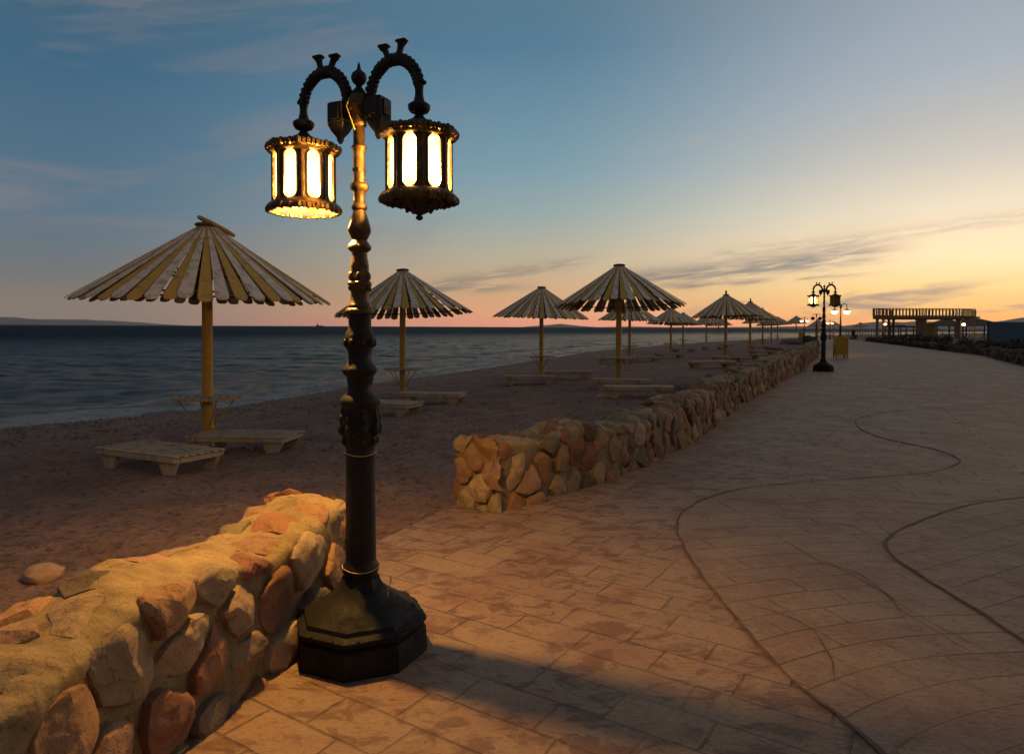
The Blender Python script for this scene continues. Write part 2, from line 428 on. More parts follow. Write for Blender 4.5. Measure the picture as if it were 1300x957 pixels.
def region(name, pts, m, dz):
    """a stamped field of the walkway bounded by a curved joint, laid 4 mm above"""
    W = [on(px, py, lambda x, y: walkz(x, y)) for px, py in pts]
    return W
def smooth_pts(W, n=8, closed=False):
    out = []; L = len(W)
    for i in range(L if closed else L-1):
        p0 = W[(i-1) % L] if closed or i > 0 else W[0]; p1 = W[i]; p2 = W[(i+1) % L]; p3 = W[(i+2) % L] if closed or i+2 < L else W[-1]
        for k in range(n):
            t_ = k/n; out.append(.5*((2*p1)+(-p0+p2)*t_+(2*p0-5*p1+4*p2-p3)*t_*t_+(-p0+3*p1-3*p2+p3)*t_**3))
    if not closed: out.append(W[-1])
    return out
def sheet(name, outline, m, dz):
    """triangulated sheet following the walkway height"""
    bm = bmesh.new(); vs = [bm.verts.new((p.x, p.y, 0)) for p in outline]; bm.faces.new(vs)
    bmesh.ops.triangulate(bm, faces=bm.faces)
    ys_ = [p.y for p in outline]
    for k in np.arange(math.floor(min(ys_)), max(ys_), .5):
        bmesh.ops.bisect_plane(bm, geom=bm.verts[:]+bm.edges[:]+bm.faces[:], plane_co=(0, k, 0), plane_no=(0, 1, 0))
    for v in bm.verts: v.co.z = walkz(v.co.x, v.co.y)+dz
    me = bpy.data.meshes.new(name); bm.to_mesh(me); bm.free(); me.materials.append(m)
    o = bpy.data.objects.new(name, me); col.objects.link(o); o['kind'] = 'structure'; return o
def ribbon(name, pts, w, m, dz, taper=False):
    n = len(pts); P = np.zeros((n, 2, 3)); 
    for i, p in enumerate(pts):
        t_ = pts[min(i+1, n-1)]-pts[max(i-1, 0)]; t_.z = 0; t_.normalize(); nn = Vector((-t_.y, t_.x, 0))
        ww = w*(.75+.7*noise.noise(p*3.0))*(min(1, i/6, (n-1-i)/6) if taper else 1)+.0004
        p = p+nn*(.012*noise.noise(p*5.0)+.005*noise.noise(p*19))
        for k, s in enumerate((-1, 1)):
            q = p+nn*ww*s; P[i,k] = (q.x, q.y, walkz(q.x, q.y)+dz)
    o = grid_obj(name, P, m, smooth=False); o['kind'] = 'structure'; return o
gw = lambda L: [on(px, py, walkz) for px, py in L]
# main curved joint between ashlar and fan field (runs on below the picture)
A_ = gw([(1150,985),(1085,925),(1010,868),(960,815),(915,762),(878,712),(860,672),(868,650),(905,630),(960,618),(1040,611),(1110,606),(1180,600),(1214,590),(1216,582),(1185,570),(1120,556),(1090,542),(1095,530),(1160,520),(1300,512)])
B_ = gw([(1500,905),(1400,860),(1300,815),(1240,775),(1185,742),(1140,712),(1124,692),(1140,675),(1180,658),(1230,642),(1300,632),(1420,620)])
As = smooth_pts(A_); Bs = smooth_pts(B_)
sheet('fan_field', As+[Vector((13.8,12,0)), Vector((13.8,.2,0)), Vector((2.2,.2,0))], M['pave_fan'], .004)
ribbon('field_joint', As, .011, M['joint'], .008)
sheet('side_field', Bs+[Vector((13.6, 6.0, 0)), Vector((13.6,1.6,0))], M['pave_b'], .009)
ribbon('side_field_joint', Bs, .012, M['joint'], .013)
C_ = gw([(1040,612),(1110,606),(1180,600),(1214,590),(1216,582),(1185,570),(1120,556),(1090,542),(1095,530),(1160,520),(1300,512)])
# upper field beyond the fan
U_ = smooth_pts(gw([(1040,611),(1110,606),(1180,600),(1214,590),(1216,582),(1185,570),(1120,556),(1090,542)]))
D_ = smooth_pts(gw([(905,630),(1000,640),(1090,632),(1200,640),(1290,628)]))
ribbon('curved_joint', D_, .005, M['joint'], .008, True)
for L in ([(985,655),(1030,662),(1080,668),(1120,690)], [(930,762),(985,778),(1030,800),(1055,840),(1060,868)], [(1010,712),(1080,725),(1130,760),(1155,800)], [(960,628),(985,640),(1000,655)], [(1000,690),(1090,735),(1180,790),(1300,850)]):
    ribbon('fan_joint', smooth_pts(gw(L)), .0035, M['joint'], .0085, True)
ribbon('far_joint', smooth_pts(gw([(1000,487),(1120,492),(1300,500)])), .02, M['joint'], .004)
ribbon('far_joint', smooth_pts(gw([(1040,520),(1120,545),(1200,552),(1300,575)])), .010, M['joint'], .009, True)

# ------------------------------------------------------------------ stone walls
PAL = [(.27,.135,.08),(.33,.20,.13),(.35,.26,.15),(.20,.16,.11),(.36,.21,.11),(.27,.165,.10),(.24,.115,.075),(.38,.28,.17),(.16,.125,.085),(.30,.215,.13)]
MORT = (.32,.235,.12)
def k_edge(e): return 1 if e > .03 else e/.03
def stone_wall(name, path, hw, hgt, res, spacing, label, zbase=walkz, amp=.05, seed=1, cat='stone wall', topflat=.35, pal=PAL, mort=MORT, stretch=(1,1,1), batter=.08, matl=None, skip=.0, gap=.012, subd=0):
    r = random.Random(seed)
    path = [Vector((x, y, 0)) for x, y in path]
    # resample
    sp = smooth_pts(path, 6); cum = [0]
    for a, b in zip(sp[:-1], sp[1:]): cum.append(cum[-1]+(b-a).length)
    L = cum[-1]; s_list = [0.0]
    while s_list[-1] < L:
        p = s_list[-1]; i = min(np.searchsorted(cum, p), len(sp)-1); y = sp[i].y
        s_list.append(p+res*max(1, sp[i].length/5.5))
    xs = np.interp(s_list, cum, [p.x for p in sp]); ysl = np.interp(s_list, cum, [p.y for p in sp])
    rows = []
    def ring(x, y, tx, ty, n_scale, s):
        h = hgt(s, L); zb = zbase(x, y)-.10; nv = 26; nt = 18; pts = []
        nx, ny = ty, -tx                  # right-hand side (towards the walkway)
        for k in range(nv): f = k/nv; pts.append((hw*(1+batter*(1-f)), zb+(h+.10)*f))
        for k in range(nt+1): f = k/nt; pts.append((hw*(1-2*f), zb+h+.10+.02*math.sin(math.pi*f)))
        for k in range(nv): f = 1-(k+1)/nv; pts.append((-hw*(1+batter*(1-f)), zb+(h+.10)*f))
        # round the upper edges
        out = []
        for u, z in pts:
            top = zb+h+.10; du = max(0, abs(u)-(hw-.06)); dz = max(0, z-(top-.06))
            if du > 0 and dz > 0:
                l = math.hypot(du, dz); q = .06/max(l, .06); u = math.copysign(hw-.06+du*q, u); z = top-.06+dz*q
            out.append((x+nx*u*n_scale, y+ny*u*n_scale, z))
        return out
    n = len(s_list)
    for i in range(n):
        a = max(i-2, 0); b = min(i+2, n-1); tx = xs[b]-xs[a]; ty = ysl[b]-ysl[a]; l = math.hypot(tx, ty); tx /= l; ty /= l
        if i == 0:
            m_ = max(6, int(hw/res))
            for k in range(m_):
                sc = k/m_; rows.append(ring(xs[0]-tx*.0*sc, ysl[0], tx, ty, sc+1e-4, 0))
        rows.append(ring(xs[i], ysl[i], tx, ty, 1, s_list[i]))
        if i == n-1:
            for k in range(m_): rows.append(ring(xs[i], ysl[i], tx, ty, 1-(k+1)/m_+1e-4, L))
    P = np.array(rows); ny_, nx_ = P.shape[:2]
    # seeds by dart throwing in a shell round the wall
    pts = P.reshape(-1, 3); seeds = []; cell = {}; sidx = []
    step = max(1, len(pts)//(24000)); order = list(range(0, len(pts), step)); r.shuffle(order)
    for i in order:
        p = pts[i]; sp_ = spacing*r.uniform(.75, 1.35)
        key = tuple(int(math.floor(c/spacing)) for c in p); ok = True
        for dx in (-2,-1,0,1,2):
            for dy in (-2,-1,0,1,2):
                for dz in (-2,-1,0,1,2):
                    for q, sq in cell.get((key[0]+dx, key[1]+dy, key[2]+dz), ()):
                        d = math.sqrt(((p[0]-q[0])*stretch[0])**2+((p[1]-q[1])*stretch[1])**2+((p[2]-q[2])*stretch[2])**2)
                        if d < (sp_+sq)/2: ok = False; break
                    if not ok: break
                if not ok: break
            if not ok: break
        if ok: cell.setdefault(key, []).append((tuple(p), sp_)); seeds.append((tuple(p), sp_)); sidx.append(i)
    kd = kdtree.KDTree(len(seeds)); ST = Vector(stretch)
    for i, (p, s_) in enumerate(seeds): kd.insert(Vector(p)*ST, i)
    kd.balance()
    FAC = [[(r.uniform(0, .022), Vector((r.uniform(-1,1), r.uniform(-1,1), r.uniform(-1,1)))*r.uniform(.25, .75)) for _k in range(6)] for _ in seeds]
    props = [(r.uniform(.35, 1.0)*amp, Vector((r.uniform(-1,1), r.uniform(-1,1), r.uniform(-1,1)))*.22, r.choice(pal), r.uniform(.8, 1.15), r.random()) for _ in seeds]
    # normals
    G = P; du = np.gradient(G, axis=0); dv = np.gradient(G, axis=1); N = np.cross(dv, du); ln = np.linalg.norm(N, axis=-1, keepdims=True); N = N/np.maximum(ln, 1e-9)
    cen = G.mean(axis=1, keepdims=True); flip = np.sign(np.sum(N[m_+2:-m_-2]*(G[m_+2:-m_-2]-cen[m_+2:-m_-2]), axis=-1).mean()); N *= flip
    # caps: outward along the path
    t0 = Vector((xs[1]-xs[0], ysl[1]-ysl[0], 0)).normalized(); t1 = Vector((xs[-1]-xs[-2], ysl[-1]-ysl[-2], 0)).normalized()
    for k in range(m_): N[k] = (-t0.x, -t0.y, 0)
    for k in range(1, m_+1): N[-k] = (t1.x, t1.y, 0)
    edge = (N[m_]+np.array([-t0.x, -t0.y, 0])); N[m_] = edge/np.linalg.norm(edge, axis=-1, keepdims=True)
    C = np.zeros((ny_*nx_, 4), np.float32); Q = P.reshape(-1, 3).copy(); Nn = N.reshape(-1, 3)
    for i in range(len(Q)):
        p = Vector(Q[i]); upf = max(0, Nn[i][2])
        d = .014*noise.fractal(p*9, 1, 2, 4)+.034*noise.noise(p*3.1)+.012*abs(noise.noise(p*8.3))+.006*abs(noise.noise(p*21))-.014*(1-upf)-.010
        Q[i] += Nn[i]*d
        v_ = (1+.32*noise.noise(p*4+Vector((5,0,0)))+.2*noise.noise(p*17))*(.8+.2*upf)
        C[i,:3] = [c_*v_ for c_ in mort]; C[i,3] = 1
    root = empty('stone_wall' if cat == 'stone wall' else 'stone_edging', (0,0,0), 0, label, cat)
    o = grid_obj('mortar', Q.reshape(P.shape), matl or M['stone'], parent=root)
    ca = o.data.color_attributes.new('stone', 'FLOAT_COLOR', 'POINT'); ca.data.foreach_set('color', C.reshape(-1))
    # facing stones: each fills its own cell of the wall, hewn to facets
    V = []; Fc = []; VC = []; K = 13
    P0 = P.reshape(-1, 3); ks = kdtree.KDTree(len(P0))
    for i in range(len(P0)): ks.insert(P0[i], i)
    ks.balance()
    def conform(q0, z_, nn_):
        hit = ks.find_n(q0, 6); nb_ = Vector((0,0,0)); cb_ = Vector((0,0,0)); ws = 0
        for c_, i_, d_ in hit:
            w_ = 1/(d_+.01); nb_ += Vector(Nn[i_])*w_; cb_ += c_*w_; ws += w_
        nb_.normalize(); cb_ /= ws; b_ = q0-nb_*((q0-cb_).dot(nb_))
        if (b_-cb_).length > .05: b_ = cb_
        return b_+(nn_*.35+nb_*.65)*z_
    for j, (p, s_) in enumerate(seeds):
        i = sidx[j]; n_ = Vector(Nn[i]).normalized(); upf = max(0, n_.z); p = Vector(p)
        if r.random() < skip*upf: continue
        nn_ = (n_+Vector((r.gauss(0, .09), r.gauss(0, .09), r.gauss(0, .09)))).normalized()
        ex = nn_.cross(Vector((0,0,1))) if nn_.z < .9 else nn_.cross(Vector((0,1,0))); ex.normalize(); ey = nn_.cross(ex)
        nb = [Vector(seeds[k][0])-p for _, k, dd in kd.find_n(p*ST, 14)[1:]]
        rad = []; ph = r.random()
        for k in range(K):
            a = 2*math.pi*(k+ph+r.uniform(-.25, .25))/K; dr = ex*math.cos(a)+ey*math.sin(a); R_ = spacing*1.15
            for q in nb:
                dd = q.dot(dr)
                if dd > 1e-4: R_ = min(R_, .5*q.length_squared/dd)
            rad.append((dr, R_))
        cc = r.choice(pal); br = r.uniform(.8, 1.2); h = amp*r.uniform(.45, 1.25)*(1-topflat*upf); g_ = gap*r.uniform(.6, 1.5)
        rings = [(-.05, 1.0, 0), (h*.35, 1.0, .012), (h*.82, .90, .06), (h, .66, .10), (h*1.04, .33, .12)]
        tl = Vector((r.uniform(-1,1), r.uniform(-1,1), 0))*.22; planes = [(r.uniform(.55, 1.0)*h, Vector((math.cos(t_), math.sin(t_)))*r.uniform(.15, .55)) for t_ in [r.uniform(0, 6.28) for _ in range(4)]]
        b0 = len(V)
        def put(u):
            uv_ = Vector((u.dot(ex), u.dot(ey))); return uv_
        for z_, f_, jt in rings:
            for dr, R_ in rad:
                rr = max(R_-g_, R_*.55)*f_*(1+r.uniform(-jt, jt)); u = dr*rr; uv_ = put(u)
                z2 = z_ if z_ <= 0 else min([z_+uv_.dot(tl.xy)*(z_/max(h, .001))]+[hh+uv_.dot(tv)+.25*h for hh, tv in planes])
                q = conform(p+u, max(z2, -.05), nn_); V.append(q+Vector((noise.noise(q*13), noise.noise(q*13+Vector((7,0,0))), noise.noise(q*13+Vector((0,7,0)))))*.008)
        V.append(conform(p, min(h*1.03, min(hh+.25*h for hh, _ in planes)), nn_))
        nv = len(V)-b0; VC += [(cc[0]*br, cc[1]*br, cc[2]*br, 1)]*nv
        for q in range(len(rings)-1):
            for k in range(K): Fc.append((b0+q*K+k, b0+q*K+(k+1) % K, b0+(q+1)*K+(k+1) % K, b0+(q+1)*K+k))
        for k in range(K): Fc.append((b0+(len(rings)-1)*K+k, b0+(len(rings)-1)*K+(k+1) % K, b0+nv-1))
    me = bpy.data.meshes.new('facing_stones'); me.from_pydata([tuple(v) for v in V], [], Fc)
    ca = me.color_attributes.new('stone', 'FLOAT_COLOR', 'POINT'); ca.data.foreach_set('color', np.array(VC, np.float32).reshape(-1))
    bm = bmesh.new(); bm.from_mesh(me); bmesh.ops.recalc_face_normals(bm, faces=bm.faces)
    if subd:
        bmesh.ops.subdivide_edges(bm, edges=bm.edges[:], cuts=subd, use_grid_fill=True, smooth=.18)
        bm.normal_update()
        for v in bm.verts:
            v.co += v.normal*(.006*noise.fractal(v.co*14, 1, 2, 4)+.004*abs(noise.noise(v.co*33)))
    bm.to_mesh(me); bm.free(); me.materials.append(matl or M['stone']); me.shade_smooth(); me.set_sharp_from_angle(angle=R(24))
    f_ = bpy.data.objects.new('facing_stones', me); col.objects.link(f_); f_.parent = root
    return root
stone_wall('stone_wall', [(-2.0,-1.2),(-1.85,0.2),(-1.68,1.4),(-1.5,2.6),(-1.27,3.5),(-1.19,3.98)], .25,
    lambda s, L: .56+.04*math.sin(s*2.1)+.03*math.sin(s*5+1)+.06*float(sm(L-.8, L, s)), .0115, .23,
    'low rough stone and mortar wall lit orange beside the tall near street lamp', amp=.052, seed=4, topflat=.55, skip=.2, gap=.021, subd=3)
W2 = [(-.32,6.05),(.05,6.45),(.75,7.3),(1.55,8.44),(2.6,10.3),(3.75,12.65),(5.8,16.4),(7.8,20),(9.6,23.2),(11.4,27),(13.4,31),(15.6,35.5)]
stone_wall('stone_wall', W2, .26, lambda s, L: .55+.04*math.sin(s*1.9)+.04*math.sin(s*4.3+2)+.07*float(sm(3, 14, s)), .021, .20,
    'long low stone wall curving away between sand and walkway', amp=.048, seed=9, topflat=.5, gap=.014, subd=1, stretch=(1.15,1.15,.72))

# ------------------------------------------------------------------ street lamp
LPROF = [(.03,.245),(.10,.25)]
def octo(prof, mb, mi=0): mb.lathe(prof, 8, mi=mi, phase=.5)
def lamp_pole(root):
    b = MB()
    octo([(0,.325),(.02,.328),(.125,.322),(.13,.305),(.14,.31),(.155,.325),(.17,.325),(.18,.305),(.185,.29)], b)
    # sloping octagonal top with sunk panels
    octo([(.18,.292),(.205,.285),(.215,.27),(.21,.262),(.235,.225),(.26,.185),(.285,.15),(.31,.122),(.34,.102),(.37,.092)], b)
    for k in range(8):
        th = 2*math.pi*k/8
        for s in (-1, 1):
            b.ball((.30*math.cos(th+s*.2), .30*math.sin(th+s*.2), .172), .007)
    b.build('base', M['iron_base'], root, 35)
    prof = [(.36,.082),(.385,.080),(.393,.088),(.41,.089),(.425,.086),(.44,.076),(.46,.074),(.70,.071),(.965,.069),(.972,.074),(.985,.075),(.992,.068),(1.03,.072),
            (1.08,.085),(1.13,.089),(1.17,.082),(1.20,.086),(1.215,.092),(1.225,.098),(1.245,.097),(1.262,.078),(1.28,.062),(1.31,.059),(1.335,.063),(1.34,.066),(1.35,.064),
            (1.362,.07),(1.38,.082),(1.395,.082),(1.41,.068),(1.43,.058),(1.47,.057),(1.50,.062),(1.54,.070),(1.56,.066),(1.60,.055),(1.66,.054)]
    def mod(z, th):
        a = 0
        if 1.0 < z < 1.19: a = .13
        elif 1.36 < z < 1.41: a = .10
        elif 1.49 < z < 1.57: a = .14
        elif .45 < z < .96: a = .03
        return 1+a*(abs(math.cos(th*4))-.5)+(.03*math.sin(th*9+z*40) if a > .05 else 0)
    P2 = MB(); 
    dense = []
    for (z0, r0), (z1, r1) in zip(prof[:-1], prof[1:]):
        k = max(1, int((z1-z0)/.02)); dense += [(z0+(z1-z0)*i/k, r0+(r1-r0)*i/k) for i in range(k)]
    dense.append(prof[-1]); P2.lathe(dense, 40, mod=mod)
    for k in range(8):   # acanthus leaves round the lower swelling
        th = 2*math.pi*k/8
        for zz, rr, s in ((1.10,.088,.026),(1.15,.088,.02),(1.52,.068,.018),(1.04,.078,.018),(1.19,.084,.014)):
            P2.ball((rr*math.cos(th), rr*math.sin(th), zz), s, 8, sc=(.8,.8,1.35))
    P2.build('lower_pole', M['iron_black'], root, 50)
    prof = [(1.66,.066),(1.672,.072),(1.684,.068),(1.69,.058),(1.70,.060),(1.708,.056),(1.72,.045),(1.775,.044),(1.785,.050),(1.80,.058),(1.812,.058),(1.822,.048),(1.835,.050),
            (1.86,.044),(1.89,.045),(1.91,.043),(1.935,.038),(1.96,.037),(1.975,.055),(1.99,.058),(2.0,.05),(2.01,.042),(2.02,.036),(2.04,.046),(2.06,.054),(2.085,.054),(2.12,.044),(2.15,.033),(2.165,.029),
            (2.17,.036),(2.18,.038),(2.19,.036),(2.20,.028),(2.255,.029),(2.262,.036),(2.27,.044),(2.285,.047),(2.295,.04),(2.30,.03),(2.38,.030),(2.45,.027),(2.465,.037),(2.475,.038),(2.485,.028),(2.57,.028),
            (2.575,.036),(2.60,.040),(2.62,.036),(2.64,.038),(2.70,.046),(2.72,.044),(2.73,.034)]
    U = MB(); U.lathe(prof, 32, mod=lambda z, th: 1+(.12 if 1.80 < z < 1.9 or 2.05 < z < 2.1 else 0)*(abs(math.cos(th*3))-.5))
    for k in range(6):
        th = 2*math.pi*k/6
        for zz, rr, s in ((1.845,.045,.018),(1.79,.05,.014),(2.07,.05,.014),(2.66,.042,.013),(2.36,.03,.008)): U.ball((rr*math.cos(th), rr*math.sin(th), zz), s, 8, sc=(.8,.8,1.3))
    for k in range(5):
        z = 2.32+.05*k; U.ball((.03*math.cos(k*2.1), .03*math.sin(k*2.1), z), .006, 6)
    U.build('upper_pole', M['iron_lamplit'], root, 50)
    f = MB(); f.lathe([(2.72,.030),(2.735,.036),(2.75,.026),(2.765,.014),(2.775,.018),(2.785,.030),(2.80,.037),(2.815,.038),(2.83,.032),(2.842,.018),(2.85,.010),(2.87,.007),(2.885,.002)], 18)
    f.build('finial', M['iron_black'], root, 50)
    for z, r_ in ((.415,.0885),(.978,.0745)):
        w_ = MB(); w_.tube([(r_*1.02*math.cos(a), r_*1.02*math.sin(a), z+.006*math.sin(a*2)) for a in np.linspace(0, 2*math.pi, 30)[:-1]], .0022, 6, closed=True)
        w_.build('wire_band', M['strap'], root)
def lantern(parent, x, lit=True, openb=False):
    """one eight-sided lantern hanging at (x,0); z in the lamp's own frame"""
    x_arm, x = x, 0.0
    z0, z1 = 2.22, 2.475; ap = .141; hw_ = ap*math.tan(math.pi/8)
    body = MB(); panes = []
    for k in range(8):
        th = 2*math.pi*k/8+math.pi/8; n_ = Vector((math.cos(th), math.sin(th), 0)); t_ = Vector((-n_.y, n_.x, 0)); c = Vector((x, 0, 0))
        N_ = 24; a = .0325; hh = .118; zc = (z0+z1)/2; st = []; rc = []
        for i in range(N_):
            al = 2*math.pi*(i+.5)/N_; 
            ux = a*math.cos(al); uz = a*math.sin(al)+math.copysign(hh-a, math.sin(al)); st.append((ux, uz))
            ca, sa = math.cos(al), math.sin(al); H = (z1-z0)/2
            q = min(hw_/max(abs(ca), 1e-6), H/max(abs(sa)*1.0, 1e-6)*1.0)
            rc.append((max(-hw_, min(hw_, ca*q)), max(-H, min(H, sa*q))))
        # snap nearest samples to the rectangle's corners
        for sx in (-1, 1):
            for sz in (-1, 1):
                j = min(range(N_), key=lambda i: (rc[i][0]-sx*hw_)**2+(rc[i][1]-sz*H)**2); rc[j] = (sx*hw_, sz*H)
        def P3(u, dz, off): return c+n_*(ap+off)+t_*u+Vector((0, 0, zc+dz))
        vs = [P3(u, w_, 0) for u, w_ in rc]+[P3(u*1.22, w_*1.05, 0) for u, w_ in st]+[P3(u*1.12, w_*1.03, .006) for u, w_ in st]+[P3(u, w_, .006) for u, w_ in st]+[P3(u, w_, -.010) for u, w_ in st]+[P3(u*.94, w_, -.010) for u, w_ in rc]
        fs = []
        for r_ in range(5):
            for i in range(N_): fs.append((r_*N_+i, r_*N_+(i+1) % N_, (r_+1)*N_+(i+1) % N_, (r_+1)*N_+i))
        body.add(vs, fs)
        # corner rod
        th2 = th+math.pi/8; rr = ap/math.cos(math.pi/8)
        body.tube([(x+rr*math.cos(th2), rr*math.sin(th2), z0), (x+rr*math.cos(th2), rr*math.sin(th2), z1)], .006, 6)
        panes.append([P3(u*1.02, w_*1.01, -.006) for u, w_ in st])
    lb = body.build('lantern', M['iron_lamplit'], parent, 40); lb.location = (x_arm, 0, 0); lb.rotation_euler = (0, 0, R(-8.5))
    for p in panes:
        pm = MB(); pm.add(p, [tuple(range(len(p)))]); pm.build('pane', M['pane'] if lit else M['pane_off'], lb)
    def beads(mb, z, up, R_=.176):
        for k in range(8):
            a0 = 2*math.pi*k/8; a1 = a0+2*math.pi/8; p0 = Vector((R_*math.cos(a0), R_*math.sin(a0), 0)); p1 = Vector((R_*math.cos(a1), R_*math.sin(a1), 0))
            for j in range(6):
                p = p0.lerp(p1, (j+.5)/6); mb.ball((x+p.x, p.y, z+up), .013+.003*(j % 2), 6, sc=(1,1,1.3))
    # top rim and roof
    tr = MB(); o8 = lambda prof, mb: mb.lathe(prof, 8, (x, 0, 0), phase=0)
    o8([(z1-.012,.158),(z1-.004,.172),(z1+.008,.182),(z1+.016,.184),(z1+.022,.176),(z1+.022,.150)], tr); beads(tr, z1, .026, .180)
    tr.build('top_rim', M['iron_lamplit'], lb, 35)
    rf = MB(); o8([(z1+.02,.172),(z1+.035,.150),(z1+.05,.115),(z1+.066,.085),(z1+.08,.06),(z1+.092,.036),(z1+.11,.02),(z1+.13,.014)], rf)
    for k in range(8):
        th = 2*math.pi*k/8+math.pi/8
        for q, zz in ((.145,.03),(.11,.046),(.08,.062)): rf.ball((x+q*math.cos(th), q*math.sin(th), z1+zz), .011, 6)
    rf.build('roof', M['iron_black'], lb, 35)
    br = MB(); 
    if openb:
        br.lathe([(z0+.012,.156),(z0+.004,.170),(z0-.01,.182),(z0-.016,.184),(z0-.022,.176),(z0-.024,.158),(z0-.004,.146),(z0+.012,.146)], 8, (x,0,0), phase=0, caps=False)
    else: br.lathe([(z0+.012,.156),(z0+.004,.170),(z0-.01,.182),(z0-.018,.184),(z0-.026,.174),(z0-.028,.150)], 8, (x,0,0), phase=0)
    beads(br, z0, -.03, .180)
    if openb:   # fringe of hanging petals
        for k in range(48):
            a0 = 2*math.pi*(k+.5)/48; br.ball((x+.172*math.cos(a0), .172*math.sin(a0), z0-.032), .010, 6, sc=(1,1,1.1))
    br.build('bottom_rim', M['iron_lamplit'], lb, 35)
    if openb:
        # bare glowing glass bowl rim shows where the bottom cover is missing
        bb = MB(); bb.lathe([(2.335,.012),(2.345,.028),(2.375,.036),(2.41,.03),(2.44,.018)], 14, (x,0,0)); bb.build('bulb', M['bulb'], lb, 60)
        gl = MB(); gl.lathe([(z0-.012,.150),(z0-.030,.158),(z0-.034,.156),(z0-.016,.146)], 32, (x,0,0), caps=False); gl.build('glass_collar', M['pane'], lb, 60)
    else:
        dm = MB(); o8([(z0-.124,.006),(z0-.118,.016),(z0-.108,.018),(z0-.10,.010),(z0-.092,.028),(z0-.082,.05),(z0-.066,.085),(z0-.048,.115),(z0-.030,.140),(z0-.02,.15)], dm)
        for k in range(8):
            th = 2*math.pi*k/8+math.pi/8
            for q, zz in ((.125,-.04),(.095,-.058),(.06,-.078)): dm.ball((x+q*math.cos(th), q*math.sin(th), z0+zz), .010, 6)
        dm.build('base_dome', M['iron_black'], lb, 35)
        if lit: bb = MB(); bb.lathe([(2.385,.012),(2.395,.026),(2.42,.032),(2.445,.028),(2.46,.015)], 12, (x,0,0)); bb.build('bulb', M['bulb'], lb, 60)
    return lb
def lamp_arm(parent, s):
    """s = +1 / -1 : arm along +x or -x"""
    a = MB(); pts = []; rad = []
    for i in range(41):
        f = i/40; ang = math.pi*(1-f); cx = .205; rx = .135; 
        if f < .001: ang = math.pi
        pts.append((s*(cx+rx*math.cos(ang)), 0, 2.70+.165*math.sin(ang))); rad.append(.019+.005*abs(math.sin(f*math.pi*5))+.006*math.sin(f*math.pi))
    pts = [(s*.070, 0, 2.62)]+pts+[(s*.34, 0, 2.665), (s*.34, 0, 2.64)]; rad = [.024]+rad+[.021, .020]
    a.tube(pts, rad, 10)
    # scroll leaves along the outer edge, drooping leaf tips, horns on the crown
    for i in range(2, 40, 2):
        p = Vector(pts[i]); q = Vector(pts[i+1])-Vector(pts[i-1]); q.normalize(); nrm = Vector((-q.z*s, 0, q.x*s)); 
        if nrm.z < 0 and 8 < i < 34: nrm = -nrm
        a.ball(p+nrm*.020, .012, 6, sc=(1.2,1.5,1.2)); a.ball(p-nrm*.018, .010, 6, sc=(1.1,1.8,1.1)); a.ball(p+nrm*.012+Vector((0,.017,0)), .009, 6); a.ball(p+nrm*.012-Vector((0,.017,0)), .009, 6)
    for cx, tx, top in ((.175,.145,2.925), (.225,.245,2.935)):
        c0 = Vector((s*cx, 0, 2.865)); c1 = Vector((s*tx, 0, top+.008)); 
        a.tube([c0, c0.lerp(c1, .4), c0.lerp(c1, .75), c1], [.026,.015,.016,.026], 8)
        a.box(c1+Vector((0,0,.004)), (.056,.036,.016), bev=.005)
    a.ball((s*.362, 0, 2.735), .016, 6, sc=(1.2,1,.7)); a.ball((s*.045, 0, 2.75), .01, 6)
    # turned cup above the lantern
    a.lathe([(2.575,.012),(2.59,.020),(2.60,.042),(2.615,.052),(2.632,.053),(2.642,.040),(2.65,.026),(2.67,.022)], 18, (s*.34, 0, 0))
    a.build('arm', M['iron_black'], parent, 50)
    b = MB(); cx = s*.112
    b.box((cx, 0, 2.645), (.088,.10,.105), bev=.008)
    b.box((cx, 0, 2.645), (.058,.11,.08), bev=.006); b.box((cx+s*.004, 0, 2.645), (.098,.062,.08), bev=.006)
    b.lathe([(2.50,.006),(2.515,.016),(2.53,.018),(2.56,.045),(2.594,.064)], 4, (cx,0,0), phase=.5)
    b.box((s*.055, 0, 2.66), (.05,.06,.07), bev=.006)
    b.build('bracket', M['iron_black'], parent, 35)
def street_lamp(loc, rz, scale, label, lit=(True, True), openb=-1, tilt=0):
    root = empty('street_lamp', loc, rz, label, 'street lamp', 'ornate twin-lantern street lamps'); root.scale = (scale,)*3
    lamp_pole(root)
    for s, l in zip((-1, 1), lit):
        lamp_arm(root, s); lantern(root, s*.34, l, s == openb)
    return root
def bulb_light(name, parent_loc, rz, x, z, power, scale=1, radius=.05, colr=(1,.50,.105)):
    L = bpy.data.lights.new(name, 'POINT'); L.energy = power; L.color = colr; L.shadow_soft_size = radius
    o = bpy.data.objects.new(name, L); col.objects.link(o); p = Vector(parent_loc)+Matrix.Rotation(rz, 3, 'Z') @ Vector((x*scale, 0, z*scale)); o.location = p; return o
LP = on(458.5, 824, walkz); RZ = R(-23.5)
l1 = street_lamp(LP, RZ, 1.0, 'tall ornate iron lamp nearest the camera, its left lantern open underneath', (True, True), -1)
l1.rotation_euler = (0, R(-.25), RZ)
w_ = MB(); w_.tube([(.17,-.02,.30),(.175,-.025,.34),(.19,-.02,.37),(.185,-.015,.40)], .003, 6); w_.build('loose_wire', M['strap'], l1); w_ = MB(); w_.tube([(-.02,-.05,2.70),(-.03,-.06,2.66),(-.015,-.045,2.60),(.0,-.035,2.55)], .003, 6)
w_.build('loose_wire', M['strap'], l1)
bulb_light('bulb_light', LP, RZ, -.34, 2.275, 250, radius=.035)
bulb_light('bulb_light', LP, RZ, .34, 2.33, 265, radius=.035)
LP2 = on(1045, 471, walkz); s2 = (LP2.y/F*110)/2.885
